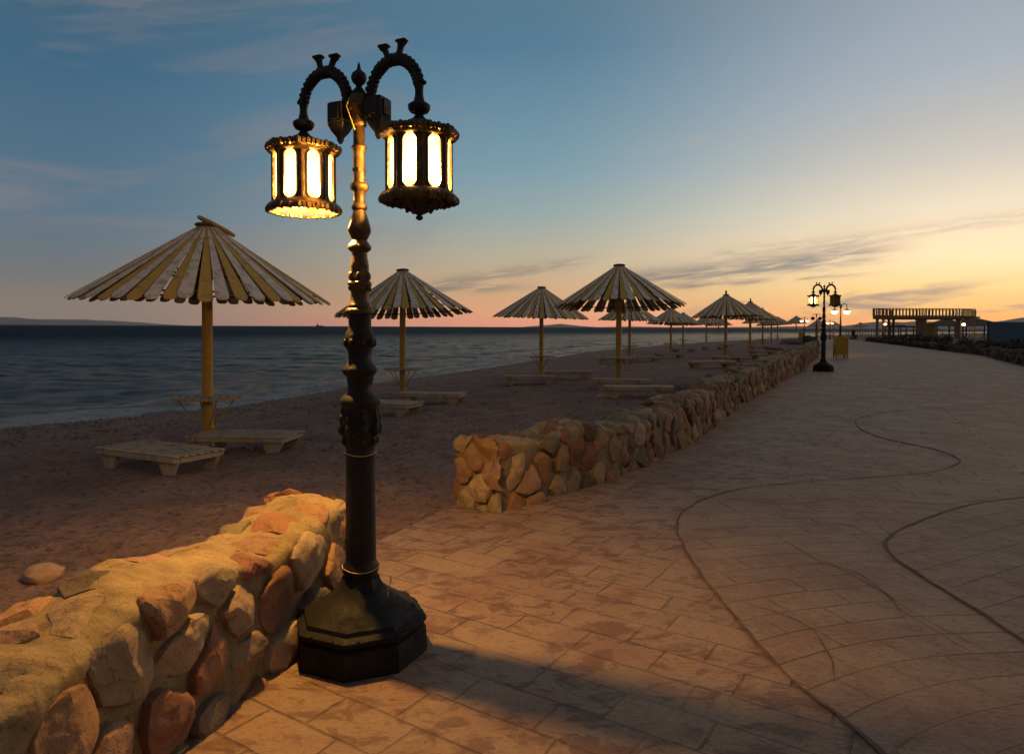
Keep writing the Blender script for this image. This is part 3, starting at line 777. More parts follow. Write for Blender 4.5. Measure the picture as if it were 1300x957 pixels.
l2 = street_lamp(LP2, R(-12), s2, 'ornate twin lamp on the walkway with one lantern lit and one dark', (True, False), 0)
bulb_light('bulb_light', LP2, R(-12), -.34, 2.33, 110, s2, .035)

def globe_lamp(px, base_y, top_y, label, rz=0, lit=(1,1), kind='globe'):
    p = on(px, base_y, walkz); H = p.y/F*(base_y-top_y); sc = H/2.885
    root = empty('street_lamp', p, rz, label, 'street lamp', 'distant twin-arm street lamps'); root.scale = (sc,)*3
    b = MB(); b.lathe([(0,.25),(.08,.25),(.12,.16),(.25,.09),(.4,.075)], 8); b.build('base', M['iron_black'], root, 35)
    b = MB(); b.lathe([(.38,.075),(1.0,.065),(1.03,.085),(1.06,.06),(1.5,.055),(1.53,.08),(1.57,.05),(2.1,.035),(2.12,.05),(2.14,.03),(2.72,.028),(2.76,.05),(2.80,.02),(2.885,.004)], 14); b.build('pole', M['iron_black'], root, 50)
    for s, l in zip((-1, 1), lit):
        a = MB(); a.tube([(s*.02,0,2.58)]+[(s*(.19+.14*math.cos(t_)), 0, 2.66+.17*math.sin(t_)) for t_ in np.linspace(math.pi, 0, 14)]+[(s*.33,0,2.55)], .02, 8); a.build('arm', M['iron_black'], root, 50)
        h = MB(); h.lathe([(2.44,.20),(2.46,.19),(2.50,.12),(2.53,.05),(2.56,.03)], 14, (s*.33,0,0)); hd = h.build('lamp_hood', M['iron_black'], root, 50)
        g = MB(); g.lathe([(2.24,.03),(2.26,.10),(2.32,.16),(2.40,.18),(2.44,.18)], 14, (s*.33,0,0)); g.build('globe', M['globe'] if l else M['iron_black'], hd, 60)
        if l: bulb_light('bulb_light', p, rz, s*.33, 2.15, 14, sc, radius=.1)
    return root
globe_lamp(1066.5, 449, 384.5, 'twin bowl lamp with both lights lit standing behind the yellow bin', R(-8))
globe_lamp(1036, 437, 397.5, 'far unlit twin-arm lamp seen just left of the black iron pole', 0, (0, 0))
globe_lamp(1021, 433.5, 402, 'far lit lamp beside the small ochre box at the end of the beach', 0)
globe_lamp(1053.5, 430.5, 406, 'farthest lit twin lamp under the distant umbrella canopies', 0)

# ------------------------------------------------------------------ slatted umbrellas
def make_umbrella(seed, n=50, slope_in=0.0, hoop=False, tip=False):
    r = random.Random(seed)
    root = empty('beach_umbrella')
    can = MB(); r0, z0, r1, z1 = .10, 2.985, 1.62, 1.97
    for k in range(n):
        th = 2*math.pi*(k+.12*r.uniform(-1, 1))/n; rr1 = r1+r.uniform(-.03, .035); zz1 = z1+r.uniform(-.018, .018); lift = .011 if k % 2 else 0
        wb = .084*r.uniform(.93, 1.05); wt = .0095; er = Vector((math.cos(th), math.sin(th), 0)); et = Vector((-er.y, er.x, 0)); tw = r.uniform(-.07, .07)
        secs = []
        for f, wmul in ((0, 0), (.25, 0), (.5, 0), (.75, 0), (.955, 0), (.975, -.008), (.99, -.025), (1., -.05)):
            rad = r0+(rr1-r0)*f; z = z0+(zz1-z0)*f+lift+.0*math.sin(f*math.pi); w = wt+(wb-wt)*f+wmul; secs.append((rad, z, w, tw*f))
        vs = []
        for rad, z, w, t_ in secs:
            for sgn, dz in ((-1, 0), (1, 0), (1, -.017), (-1, -.017)):
                vs.append(er*rad+et*(sgn*w)+Vector((0, 0, z+dz+sgn*w*t_)))
        fs = []
        for j in range(len(secs)-1):
            for i in range(4): fs.append((j*4+i, j*4+(i+1) % 4, j*4+4+(i+1) % 4, j*4+4+i))
        e_ = (len(secs)-1)*4; fs += [(3,2,1,0), (e_, e_+1, e_+2, e_+3)]
        can.add(vs, fs, 0 if k % 2 else 1)
    can.build('canopy', [M['slat_w'], M['slat_y']], root)
    fr = MB()
    for rad in (.55, 1.0, 1.42):
        z = z0+(z1-z0)*(rad-r0)/(r1-r0)-.035
        fr.tube([(rad*math.cos(a), rad*math.sin(a), z) for a in np.linspace(0, 2*math.pi, 37)[:-1]], .014, 6, closed=True)
    for k in range(8):
        a = 2*math.pi*k/8+.2; fr.bar((.06*math.cos(a), .06*math.sin(a), z0-.06), (1.45*math.cos(a), 1.45*math.sin(a), z0+(z1-z0)*(1.45-r0)/(r1-r0)-.065), .03, .04)
        fr.bar((.06*math.cos(a), .06*math.sin(a), 2.28), (.98*math.cos(a), .98*math.sin(a), 2.36), .022, .022)
    fr.build('canopy_frame', M['thatch'], root)
    cp = MB(); cp.lathe([(2.985,.13),(3.0,.155),(3.02,.155),(3.035,.12)], 20)
    if tip: cp.lathe([(3.03,.05),(3.20,.042),(3.23,.015)], 8)
    cp.build('cap', M['thatch'], root, 40)
    if hoop:
        hp = MB(); hp.tube([(.22*math.cos(a)+.12, .19*math.sin(a), 3.0-.11*math.cos(a)) for a in np.linspace(0, 2*math.pi, 33)[:-1]], .024, 8, closed=True); hp.build('cap_hoop', M['yellow'], root, 60)
    p = MB(); p.lathe([(-.3,.072),(.0,.072),(1.5,.070),(2.98,.066)], 20); p.build('pole', M['yellow'], root, 60)
    tb = MB(); zt = .665
    for k in range(9):
        x = -.40+.1*k; hy = math.sqrt(max(.43**2-x*x, .01))
        for (a, b) in (((-hy, hy),) if abs(x) > .08 else ((-hy, -.08), (.08, hy))): tb.box((x, (a+b)/2, zt), (.088, b-a, .02), mi=0)
    tb.tube([(.43*math.cos(a), .43*math.sin(a), zt-.015) for a in np.linspace(0, 2*math.pi, 31)[:-1]], .011, 6, mi=1, closed=True)
    tb.build('table_top', [M['wood'], M['yellow']], root)
    br = MB()
    for k in range(4):
        a = 2*math.pi*k/4+.35; br.tube([(.38*math.cos(a), .38*math.sin(a), zt-.03), (.07*math.cos(a), .07*math.sin(a), .24)], .011, 6)
    br.tube([(.078*math.cos(a), .078*math.sin(a), .24) for a in np.linspace(0, 2*math.pi, 15)[:-1]], .014, 6, closed=True)
    br.build('table_brace', M['yellow'], root)
    return root
UG = 'slatted wooden umbrellas along the beach'
protos = [make_umbrella(1, hoop=True), make_umbrella(2), make_umbrella(3, tip=True)]
used = [False]*3
TILT = {1:(-3,-2.5), 3:(-4,0), 5:(-3,1), 7:(-2.2,-1), 8:(-1,1.5), 2:(.5,1.5), 0:(.8,.8), 4:(0,1)}
import itertools; uc = itertools.count()
def place_umb(px, top, base, pr, label, rz):
    tilt = TILT.get(next(uc), (0, 0))
    o = protos[pr] if not used[pr] else copy_tree(protos[pr]); used[pr] = True
    p = on(px, base, terrf)
    d = ray(px, top); H = 1.6+d.z*(p.y/d.y)-p.z; sc = H/3.03
    # a canopy's top is measured where the top rim of the cap shows
    o.location = (p.x, p.y, p.z); o.scale = (sc,)*3; o.rotation_euler = (0, 0, R(rz)); o['label'] = label; o['category'] = 'beach umbrella'; o['group'] = UG
    if tilt != (0, 0):
        ap = Vector((0, 0, 2.95)); Mr = Matrix.Rotation(R(-rz), 4, 'Z') @ Matrix.Rotation(R(tilt[0]), 4, 'X') @ Matrix.Rotation(R(tilt[1]), 4, 'Y') @ Matrix.Rotation(R(rz), 4, 'Z')
        for ch in o.children:
            if ch.name.split('.')[0] in ('canopy', 'canopy_frame', 'cap', 'cap_hoop'): ch.matrix_local = Matrix.Translation(ap) @ Mr @ Matrix.Translation(-ap)
    return o, p, sc
UMB = [(264,284,565,0,'largest slatted umbrella with white and yellow slats and a yellow hoop on top',20),
 (511,342,503,1,'slatted umbrella standing just right of the near lamp pole, a round table on its pole',50),
 (687,364,477,1,'medium slatted umbrella on its own at the water side, third from the left',10),
 (785,336,487,1,'wide dark slatted umbrella rising highest in the middle of the beach',77),
 (799,381,455,1,'slatted umbrella hidden behind the pole of the wide middle umbrella',31),
 (851.5,391,448,1,'slatted umbrella behind the right edge of the wide middle canopy',64),
 (867,397,440,1,'small slatted umbrella close to the water, behind and right of another',5),
 (921,374,455,2,'broad slatted umbrella with a short spike on top, nearest of the right-hand cluster',40),
 (952,383,447,2,'slatted umbrella with a spiked top right behind the broad right-hand one',15),
 (968,393,441,2,'slatted umbrella ending the right slope of the overlapping canopies',70),
 (896.5,399,435.5,1,'small distant umbrella seen under the left edge of the broad right-hand one',55),
 (912,402,433.5,1,'tiny umbrella near the waterline under the middle of the broad canopy',25),
 (979,400,436,1,'distant umbrella whose canopy pokes out low at the right of the cluster',35),
 (987,402,433,1,'outermost low umbrella at the right foot of the cluster by the sea',80),
 (1010.6,401,427.5,1,'lone far umbrella between the cluster and the lit far lamps',12),
 (1038,405.5,430.5,1,'far umbrella partly hidden behind the second ornate lamp pole',28),
 (1058,408,431,1,'far umbrella with a wide canopy behind the yellow bin',66),
 (1092,409,426.5,1,'farthest umbrella alone by the water left of the raised terrace',44)]
UP = [place_umb(*u) for u in UMB]

# ------------------------------------------------------------------ slatted sunbeds
def make_bed(seed):
    r = random.Random(seed); root = empty('sunbed'); L, W, H = 1.46, .68, .25
    d = MB()
    for k in range(7):
        y = -W/2+.05+k*(W-.1)/6; d.box((r.uniform(-.012, .012), y, H-.011), (L, .062, .022), Matrix.Rotation(r.uniform(-.006, .006), 3, 'Z'), bev=.004)
    d.build('slat_deck', M['wood'], root)
    for s in (-1, 1):
        q = MB(); q.box((0, s*(W/2-.035), H-.052), (L-.06, .035, .055), bev=.004); q.build('side_rail', M['wood'], root)
    q = MB()
    for x in (-L/2+.05, L/2-.05, 0): q.box((x, 0, H-.055), (.035, W-.115, .06))
    q.build('cross_rail', M['wood'], root)
    for sx in (-1, 1):
        for sy in (-1, 1):
            q = MB(); cx = sx*(L/2-.2); y = sy*(W/2-.078); w0, w1 = .17, .08
            vs = []
            for yy in (y-.022, y+.022): vs += [(cx-w0, yy, H-.03), (cx+w0, yy, H-.03), (cx+w0*.9, yy, H-.10), (cx+w1*.6, yy, -.03), (cx-w1*.6, yy, -.03), (cx-w0*.9, yy, H-.10)]
            fs = [tuple(range(5,-1,-1)), tuple(range(6,12))]+[(i, (i+1) % 6, 6+(i+1) % 6, 6+i) for i in range(6)]
            q.add(vs, fs); q.build('leg', M['wood'], root)
    return root
bedp = make_bed(1); bed_used = False
def place_bed(px, py, rz, label, D=None, sc=1.0):
    """px,py: pixel of the ground under the bed's middle"""
    global bed_used
    o = bedp if not bed_used else copy_tree(bedp); bed_used = True
    p = on(px, py, terrf) if D is None else None
    o.location = (p.x, p.y, p.z-.01); o.rotation_euler = (R(random.uniform(-1, 1)), R(random.uniform(-1, 1)), R(rz)); o.scale = (sc,)*3
    tag(o, label, 'sunbed', 'low slatted sunbeds on the sand'); return o
place_bed(203, 594, -28, 'nearest low slatted sunbed, left of the biggest umbrella pole')
place_bed(313, 571, -8, 'slatted sunbed just behind and right of the biggest umbrella pole', sc=.95)
place_bed(487, 525, -22, 'slatted sunbed whose end sticks out right of the near lamp pole')
place_bed(548, 512, -8, 'slatted sunbed right of the second umbrella pole')
place_bed(673, 487, -3, 'sunbed in front of the third umbrella, on the open sand')
place_bed(722, 480.5, -2, 'sunbed behind and right of the third umbrella')
place_bed(789, 493, -4, 'sunbed lying behind the table pole of the wide middle umbrella')
place_bed(811, 504, -8, 'sunbed in front of the wide middle umbrella, closest to the stone wall', sc=1.05)
place_bed(818, 459, -3, 'sunbed at the foot of the umbrella behind the wide middle one')
place_bed(850, 454.5, 3, 'pale sunbed at the foot of the right one of two mid umbrellas')
place_bed(868, 447, 4, 'farther small sunbed near the water left of the broad right-hand umbrella')
place_bed(903, 467.5, 2, 'long sunbed left of the pole of the broad right-hand umbrella', sc=1.15)
place_bed(947, 456, 3, 'sunbed right of the pole of the broad right-hand umbrella')
place_bed(925, 459, -4, 'dark sunbed crossing the pole foot of the broad right-hand umbrella')
place_bed(968, 450.5, 3, 'sunbed beyond the broad right-hand umbrella, nearest the wall')
place_bed(965, 443.5, 2, 'sunbed under the overlapping canopies of the right-hand cluster')
place_bed(905, 444, 0, 'thin distant sunbed near the water under the broad canopy')
place_bed(780, 461, -2, 'sunbed just left of the umbrella behind the wide middle one')

# ------------------------------------------------------------------ small things on the beach and walkway
def rock_mesh(name, r_, seed, m, scale=(1,1,.6)):
    bm = bmesh.new(); bmesh.ops.create_icosphere(bm, subdivisions=3, radius=r_)
    for v in bm.verts:
        n_ = noise.fractal(v.co/r_*1.3+Vector((seed*7.1, 0, 0)), 1, 2, 3); v.co *= 1+.28*n_
        v.co = Vector((v.co.x*scale[0], v.co.y*scale[1], v.co.z*scale[2]))
    me = bpy.data.meshes.new(name); bm.to_mesh(me); bm.free(); me.materials.append(m); me.shade_smooth(); me.set_sharp_from_angle(angle=R(32))
    o = bpy.data.objects.new(name, me); col.objects.link(o); return o
M['boulder'] = m_plain('dark_boulder', (.15,.11,.09), .9, .6, 6, .8)
M['stonegrey'] = m_plain('grey_pebble', (.24,.17,.14), .8)
M['pale_rock'] = m_plain('pale_rock', (.42,.27,.19), .9, .5, 8, .8)
p = on(766, 504, terrf); o = rock_mesh('rock', .14, 3, M['cream'], (1.2,.6,.5)); o.location = p; tag(o, 'small pale block lying on sand left of a sunbed', 'rock')
p = on(55, 735, terrf); o = rock_mesh('rock', .13, 5, M['pale_rock'], (1.2,1,.7)); o.location = p+Vector((0,0,.03)); tag(o, 'pinkish rock on the sand behind the near wall', 'rock'); o.scale = (.75,.75,.75)
for i, (px, py, s, lab) in enumerate([(868,497,.28,'low dark rock on sand behind the wall nearest the middle umbrella'),(905,483,.3,'dark rock heaped behind the wall before the long sunbed'),(940,470,.34,'dark rock behind the wall between beds and lamp'),(970,462,.36,'dark rock on the sand where the wall climbs'),(842,510,.24,'flat dark rock right of the near middle sunbed'),(985,447,.5,'dark boulder at the wall left of the ornate far lamp'),(1003,437,.8,'big dark boulder in front of the far ochre box'),(1018,436,.8,'boulder between the ochre box and the far lamp pole'),(1030,440,.6,'boulder against the black foot of the far ornate lamp')]):
    p = on(px, py, terrf); o = rock_mesh('boulder', s, 20+i, M['boulder'], (1.5,1.0,.6)); o.location = p; o.rotation_euler = (0, 0, i*1.1); tag(o, lab, 'rock', 'dark rocks behind the wall')

def box_bin(px, base, top, wpx, label):
    p = on(px, base, walkz); s = p.y/F; H = (base-top)*s; W = wpx*s; root = empty('litter_bin', p, R(-8), label, 'litter bin')
    b = MB(); 
    for sy in (-1, 1):
        for k in range(6): b.box((-W/2+W*(k+.5)/6, sy*W*.42, H*.56), (W/6*.93, .03, H*.80), bev=.004)
    for sx in (-1, 1):
        for k in range(5): b.box((sx*W*.485, -W*.42+W*.84*(k+.5)/5, H*.56), (.03, W*.84/5*.93, H*.80), bev=.004)
    b.box((0,0,H*.2), (W*.95, W*.8, .03)); b.build('slatted_body', M['bin'], root)
    for sx in (-1, 1):
        for sy in (-1, 1):
            q = MB(); q.box((sx*W*.46, sy*W*.40, H*.5), (.05,.05,H), bev=.005); q.build('leg', M['bin'], root)
    q = MB(); q.box((0, -W*.40, H*.09), (W*.9,.03,.04)); q.box((0, W*.40, H*.09), (W*.9,.03,.04)); q.build('foot_rail', M['yellow'], root)
    return root
box_bin(1067, 455, 427, 14.5, 'yellow slatted litter bin on legs beside the walkway wall')
box_bin(1017.5, 431, 421, 6.5, 'small ochre slatted box far off at the end of the beach')

# pebbles washed up along the tide line
mb = MB(); rr_ = random.Random(77); cnt = 0; gq = np.random.default_rng(77)
ya = 8+np.exp(gq.uniform(0, 3.9, 60000)); xa = ya*np.tan(gq.uniform(-.64, .5, 60000)); sda = shore_dist(xa, ya); pr_ = gq.random(60000)
okk = (sda > .35) & ((sda < 2.5) | ((sda < 5) & (pr_ < .45)) | (pr_ < .04)) & (xa < np.interp(ya, LE[:,1], LE[:,0])-.3)
xa = xa[okk][:2600]; ya = ya[okk][:2600]; za = terr(xa, ya)
for x, y, z in zip(xa.tolist(), ya.tolist(), za.tolist()):
    z += .01; r_ = rr_.uniform(.012, .036)*(1.6 if rr_.random() < .06 else 1); rt = rr_.uniform(0, 6)
    vs = [(x+r_*(1+.3*rr_.random())*math.cos(rt+k*1.047), y+r_*math.sin(rt+k*1.047), z-.01+.2*r_*rr_.random()) for k in range(6)]+[(x+r_*.3, y, z+r_*.6), (x-r_*.3, y+.2*r_, z+r_*.55)]
    mb.add(vs, [(0,1,6),(1,2,7,6),(2,3,7),(3,4,7),(4,5,6,7),(5,0,6)], cnt % 3); cnt += 1
o = mb.build('shore_pebbles', [M['stonegrey'], M['boulder'], M['stonegrey']]); tag(o, 'scattered pebbles and shingle along the tide line', 'pebbles', kind='stuff')
# ship on the horizon
p = at(406, 414.5, 2500); root = empty('cargo_ship', (p.x*1.7, p.y*1.7, SEA), 0, 'tiny dark ship on the horizon left of the near lamp pole', 'ship')
b = MB(); vs = []
for z, k in ((-1, .86), (5, 1.0)): vs += [(-24*k, -4, z), (18*k, -4, z), (25*k, 0, z), (18*k, 4, z), (-24*k, 4, z)]
b.add(vs, [(4,3,2,1,0), (5,6,7,8,9)]+[(i, (i+1) % 5, 5+(i+1) % 5, 5+i) for i in range(5)]); b.build('hull', M['dark'], root)
b = MB(); b.box((-14, 0, 9), (8, 6, 8)); b.box((-14, 0, 14.5), (3, 3, 3)); b.build('deckhouse', M['dark'], root)
b = MB(); b.tube([(8,0,5),(8,0,12)], .5, 6); b.build('mast', M['dark'], root)

# seated person far down the walkway
p = on(1083, 431, walkz)
sk = [((0,0,.50),.16),((0,0,.72),.15),((0,0,.98),.17),((0,0,1.12),.07),((0,-.02,1.22),.10),((0,-.02,1.32),.085),
      ((.10,-.05,.48),.10),((.14,-.42,.50),.075),((.14,-.46,.08),.05),((.14,-.60,.04),.04),((-.10,-.05,.48),.10),((-.14,-.42,.50),.075),((-.14,-.46,.08),.05),((-.14,-.60,.04),.04),
      ((.21,0,1.0),.06),((.27,-.10,.74),.045),((.17,-.34,.60),.035),((-.21,0,1.0),.06),((-.27,-.10,.74),.045),((-.17,-.34,.60),.035)]
ed = [(0,1),(1,2),(2,3),(3,4),(4,5),(0,6),(6,7),(7,8),(8,9),(0,10),(10,11),(11,12),(12,13),(2,14),(14,15),(15,16),(2,17),(17,18),(18,19)]
me = bpy.data.meshes.new('person'); me.from_pydata([v for v, _ in sk], ed, []); me.materials.append(M['dark'])
o = bpy.data.objects.new('person', me); col.objects.link(o); mo = o.modifiers.new('skin', 'SKIN')
for i, (_, r_) in enumerate(sk): me.skin_vertices[0].data[i].radius = (r_, r_)
me.skin_vertices[0].data[0].use_root = True
ss_ = o.modifiers.new('sub', 'SUBSURF'); ss_.levels = 1; ss_.render_levels = 1
o.location = p; o.rotation_euler = (0, 0, R(30)); tag(o, 'person in dark clothes sitting at the far end of the walkway', 'person')
root = empty('stone_block', p, R(30), 'low stone block a distant seated figure rests on', 'stone block'); b = MB(); b.box((0,.06,.17), (.5,.42,.40), bev=.03); q = b.build('block', M['boulder'], root)

# ------------------------------------------------------------------ right side: rocky edging and shrubs
def edge_path(off, y0, y1, n=14): return [(float(np.interp(y, RE[:,1], RE[:,0]))+off, y) for y in np.linspace(y0, y1, n)]
DP = [(.06,.045,.036),(.09,.065,.05),(.05,.038,.03),(.13,.09,.07)]
stone_wall('stone_edging', edge_path(.35, 21, 76, 12), .30, lambda s, L: .34+.08*math.sin(s*1.7)+.05*math.sin(s*4), .03, .34,
    'low dark rock edging along the right side of the walkway', amp=.10, seed=15, pal=DP, mort=(.08,.06,.05), cat='stone edging', topflat=0)
LEAVES = {}
def shrub_mesh(seed, w, h, n, L=.12):
    r = random.Random(seed); mb = MB(); st = MB()
    cl = [(r.gauss(0, w*.33), r.gauss(0, w*.3), h*r.uniform(.25, .8), r.uniform(.18, .34)*h) for _ in range(9)]
    for c in cl: st.tube([(c[0]*.2, c[1]*.2, -.05), (c[0]*.7, c[1]*.7, c[2]*.6), (c[0], c[1], c[2])], [.025, .016, .008], 5)
    for _ in range(n):
        c = r.choice(cl); d = Vector((r.gauss(0, 1), r.gauss(0, 1), r.gauss(0, 1))).normalized()*c[3]*r.uniform(.3, 1.15)
        p_ = Vector((c[0]+d.x*1.4, c[1]+d.y*1.4, max(.02, c[2]+d.z))); a = Vector((r.gauss(0, 1), r.gauss(0, 1), r.gauss(0, .7)+.4)).normalized(); b_ = a.orthogonal().normalized()
        b_ = Matrix.Rotation(r.uniform(0, 6.28), 3, a) @ b_; l = L*r.uniform(.6, 1.3); mb.add([p_-a*l*.5, p_+b_*l*.22, p_+a*l*.6, p_-b_*l*.22], [(0,1,2,3)])
    return mb, st
SB = []
def make_shrub(seed, w, h, n):
    root = empty('low_shrub'); mb, st = shrub_mesh(seed, w, h, n); mb.build('foliage', M['hedge'], root); st.build('stem', M['twig'], root); return root
protoS = [make_shrub(1, 1.5, .75, 900), make_shrub(2, 1.3, 1.0, 900), make_shrub(3, 1.8, .6, 900)]; usedS = [0]*3
k = 0
for row, (off, ys_) in enumerate([(1.5, [23,26.5,30,34,38.5,43.5,49,55,61,68]), (3.4, [25,29,33.5,38.5,44,50,57,64,72])]):
    for y in ys_:
        i = k % 3; o = protoS[i] if not usedS[i] else copy_tree(protoS[i]); usedS[i] = 1
        x = float(np.interp(y, RE[:,1], RE[:,0]))+off+random.uniform(-.4, .4); o.location = (x, y, terrf(x, y)); s = random.uniform(.85, 1.25); o.scale = (s*1.2, s*1.2, s)
        o.rotation_euler = (0, 0, random.uniform(0, 6)); tag(o, 'dark low shrub in the unlit planted strip right of the walkway', 'shrub', 'dark shrubs along the right edge'); k += 1

# raised terrace
TD = 90.0; pz = TD/F
def tx(px): return (px-650)*pz
root = empty('raised_terrace', (tx(1172), TD, .25), R(-3), 'raised concrete viewing terrace on pillars with a railing, seen against the sunset', 'terrace')
ox = tx(1172); zz = .25; deck_t = 1.6+(417.6-401.5)*pz-zz; deck_b = 1.6+(417.6-405.5)*pz-zz; rail = 1.6+(417.6-392)*pz-zz
x0, x1 = tx(1110)-ox, tx(1221)-ox; x2 = tx(1235)-ox
b = MB(); b.box(((x0+x1)/2, 3, (deck_t+deck_b)/2), (x1-x0, 6.5, deck_t-deck_b), bev=.04); b.box(((x1+x2)/2+.01, 1.5, deck_t-.12), (x2-x1, 2.5, .22)); b.build('deck', M['concrete'], root)
def pier(px, w, d=.5, y=.2, flare=.35):
    q = MB(); x = tx(px)-ox; H = deck_b+.6
    q.box((x, y, H/2-.6), (w, d, H), bev=.03)
    for s in (-1, 1):  # rounded haunch under the deck
        pts = [(0,0),(flare,0)]+[(flare*(1-math.sin(t_)), -flare*(1-math.cos(t_))) for t_ in np.linspace(0, math.pi/2, 6)][1:]
        vs = [(x+s*(w/2-.01+u), yy, deck_b+.01+v) for yy in (y-d*.45, y+d*.45) for u, v in pts]; n_ = len(pts)
        q.add(vs, [tuple(range(n_)), tuple(range(n_, 2*n_))]+[(i, (i+1) % n_, n_+(i+1) % n_, n_+i) for i in range(n_)])
    q.build('pillar', M['concrete'], root)
for px, y in ((1114.5,.1),(1114.5,2.2),(1114.5,4.2),(1114.5,5.9)): pier(px, .26, .3, y, .22)
pier(1167.5, 1.1, .9, .5); pier(1214.5, .55, .5, .3)
q = MB()
for xx in np.linspace(x0+.05, x1-.05, 28): q.box((xx, -.18, (deck_t+rail)/2), (.17,.10, rail-deck_t))
for xx in np.linspace(x0+.05, x1-.05, 24): q.box((xx+.1, 6.15, (deck_t+rail)/2-.05), (.09,.09, rail-deck_t))
for yy in np.linspace(.2, 6.0, 10): 
    q.box((x0+.06, yy, (deck_t+rail)/2), (.10,.16, rail-deck_t)); q.box((x1-.06, yy, (deck_t+rail)/2), (.10,.16, rail-deck_t))
for z in (rail-.02, deck_t+.06):
    q.box(((x0+x1)/2, -.18, z), (x1-x0, .14, .09)); q.box(((x0+x1)/2, 6.15, z), (x1-x0, .12, .08)); q.box((x0+.06, 3, z), (.12, 6.3, .08)); q.box((x1-.06, 3, z), (.12, 6.3, .08))
q.build('railing', M['ochre'], root)
q = MB()
for xx in (x2-.05, (x1+x2)/2, (x1+x2)/2+.35): q.box((xx, .3, rail/2-.3+ (0 if xx > x2-.1 else 0)), (.12,.12, rail+.6) if xx > x2-.1 else (.09,.09, rail+.2))
for z in (rail-.03, deck_t): q.box(((x1+x2)/2, .3, z), (x2-x1, .09, .08))
for k in range(9): q.box((x2-.25, 1.3+.35*k, deck_t-.15-.3*k), (1.0, .34, .05))
q.build('stair', M['ochre'], root)
for px, y_ in ((1120.6, 1.2), (1220, .6)):
    q = MB(); x = tx(px)-ox; z = 1.6+(417.6-412)*pz-zz; q.ball((x, y_, z), .17 if px < 1200 else .22, 12, sc=(1.2,1,.8)); g = q.build('globe', M['globe'], root, 60)
    q = MB(); q.tube([(x, y_, z+.1), (x, y_, deck_b+.02)], .02, 6); q.build('lamp_rod', M['iron_black'], root)
for ch in root.children_recursive:
    if ch.type == 'MESH':
        for v in ch.data.vertices: v.co.x += .85*v.co.y
# kiosk and shelters behind
def kiosk():
    root = empty('kiosk', (tx(1178)*1.06, TD*1.06, .2), 0, 'small lit cream kiosk standing under the raised terrace', 'kiosk')
    b = MB(); b.box((0, 0, .95), (1.35, 1.2, 1.9), bev=.02); b.build('wall', M['cream'], root)
    b = MB(); b.box((0, 0, 1.94), (1.7, 1.5, .08)); b.build('roof', M['thatch'], root)
    b = MB(); 
    for xx in (-.66, -.22, .22, .66): b.box((xx, -.62, .95), (.05,.05,1.9))
    b.build('frame', M['ochre'], root)
kiosk()
def shelter(px, D, w, h, label, hip=True):
    x = (px-650)/F*D; root = empty('beach_shelter', (x, D, .2), 0, label, 'shelter', 'open shelters behind the terrace')
    b = MB()
    if hip: b.lathe([(h-.15,w*.70),(h-.05,w*.70),(h+.9,w*.12),(h+1.0,.1)], 4, phase=.5)
    else: b.box((0,0,h), (w, w*.6, .18), bev=.03); b.box((0,0,h+.15), (w*.8, w*.45, .12), bev=.03)
    b.build('roof', M['thatch'], root)
    for sx in (-1, 1):
        for sy in (-1, 1): q = MB(); q.box((sx*w*.42, sy*w*.25, h/2-.1), (.14,.14,h+.1)); q.build('post', M['thatch'], root)
shelter(1236, 100, 6.2, 2.0, 'hip-roofed shelter right behind the terrace stair')
shelter(1201, 112, 5.6, 2.0, 'hip-roofed shelter seen between the two terrace piers')
shelter(1150, 125, 5.0, 1.7, 'flat-roofed shelter seen left of the thick terrace pier', False)
shelter(1137, 135, 3.6, 1.9, 'small flat shelter by the water behind the terrace columns', False)
# blue hoarding
D = 45; root = empty('hoarding', (31.3, D, .2), R(-6), 'plain dark blue hoarding at the right edge beyond the shrubs', 'hoarding')
b = MB(); 
for k in range(8): b.box((.62+k*1.25, 0, .95), (1.235, .05, 1.72), bev=.006)
b.build('panel', M['blue'], root); b = MB()
for k in range(9): b.box((k*1.25, .09, .9), (.07,.07,1.9))
b.box((5, .06, 1.84), (10.1,.10,.05)); b.build('frame', M['iron_black'], root)
p = on(1294, 450, walkz); root = empty('bollard', (p.x+.3, p.y+.5, .2), 0, 'dark post standing before the blue hoarding', 'post')
b = MB(); b.lathe([(-.2,.09),(0,.09),(.75,.075),(.8,.09),(.86,.085),(.93,.03)], 12); b.build('post', M['iron_black'], root, 50)
# far fence by the water
root = empty('fence', (0, 0, 0), 0, 'thin distant fence by the water between the lone umbrella and the terrace', 'fence')
pts = [Vector((tx(px)*1.25, TD*1.25, .1)) for px in np.linspace(1074, 1124, 15)]
b = MB()
for p in pts: b.box(p+Vector((0,0,.55)), (.07,.07,1.2))
b.build('post', M['ochre'], root); b = MB()
for z in (.65, 1.1): b.bar(pts[0]+Vector((0,0,z-.06)), pts[-1]+Vector((0,0,z-.06)), .05, .05)
b.build('rail', M['ochre'], root)

# low far wall beyond the first one (left of the far lamps)
stone_wall('stone_wall', [(19.5,45),(21.5,49),(24,55),(27,62),(30,70)], .35, lambda s, L: .5+.1*math.sin(s*.9), .05, .4,
    'dark low stone wall far down the beach side of the walkway, beyond the long one', amp=.1, seed=22, pal=DP, mort=(.08,.06,.05), topflat=0)

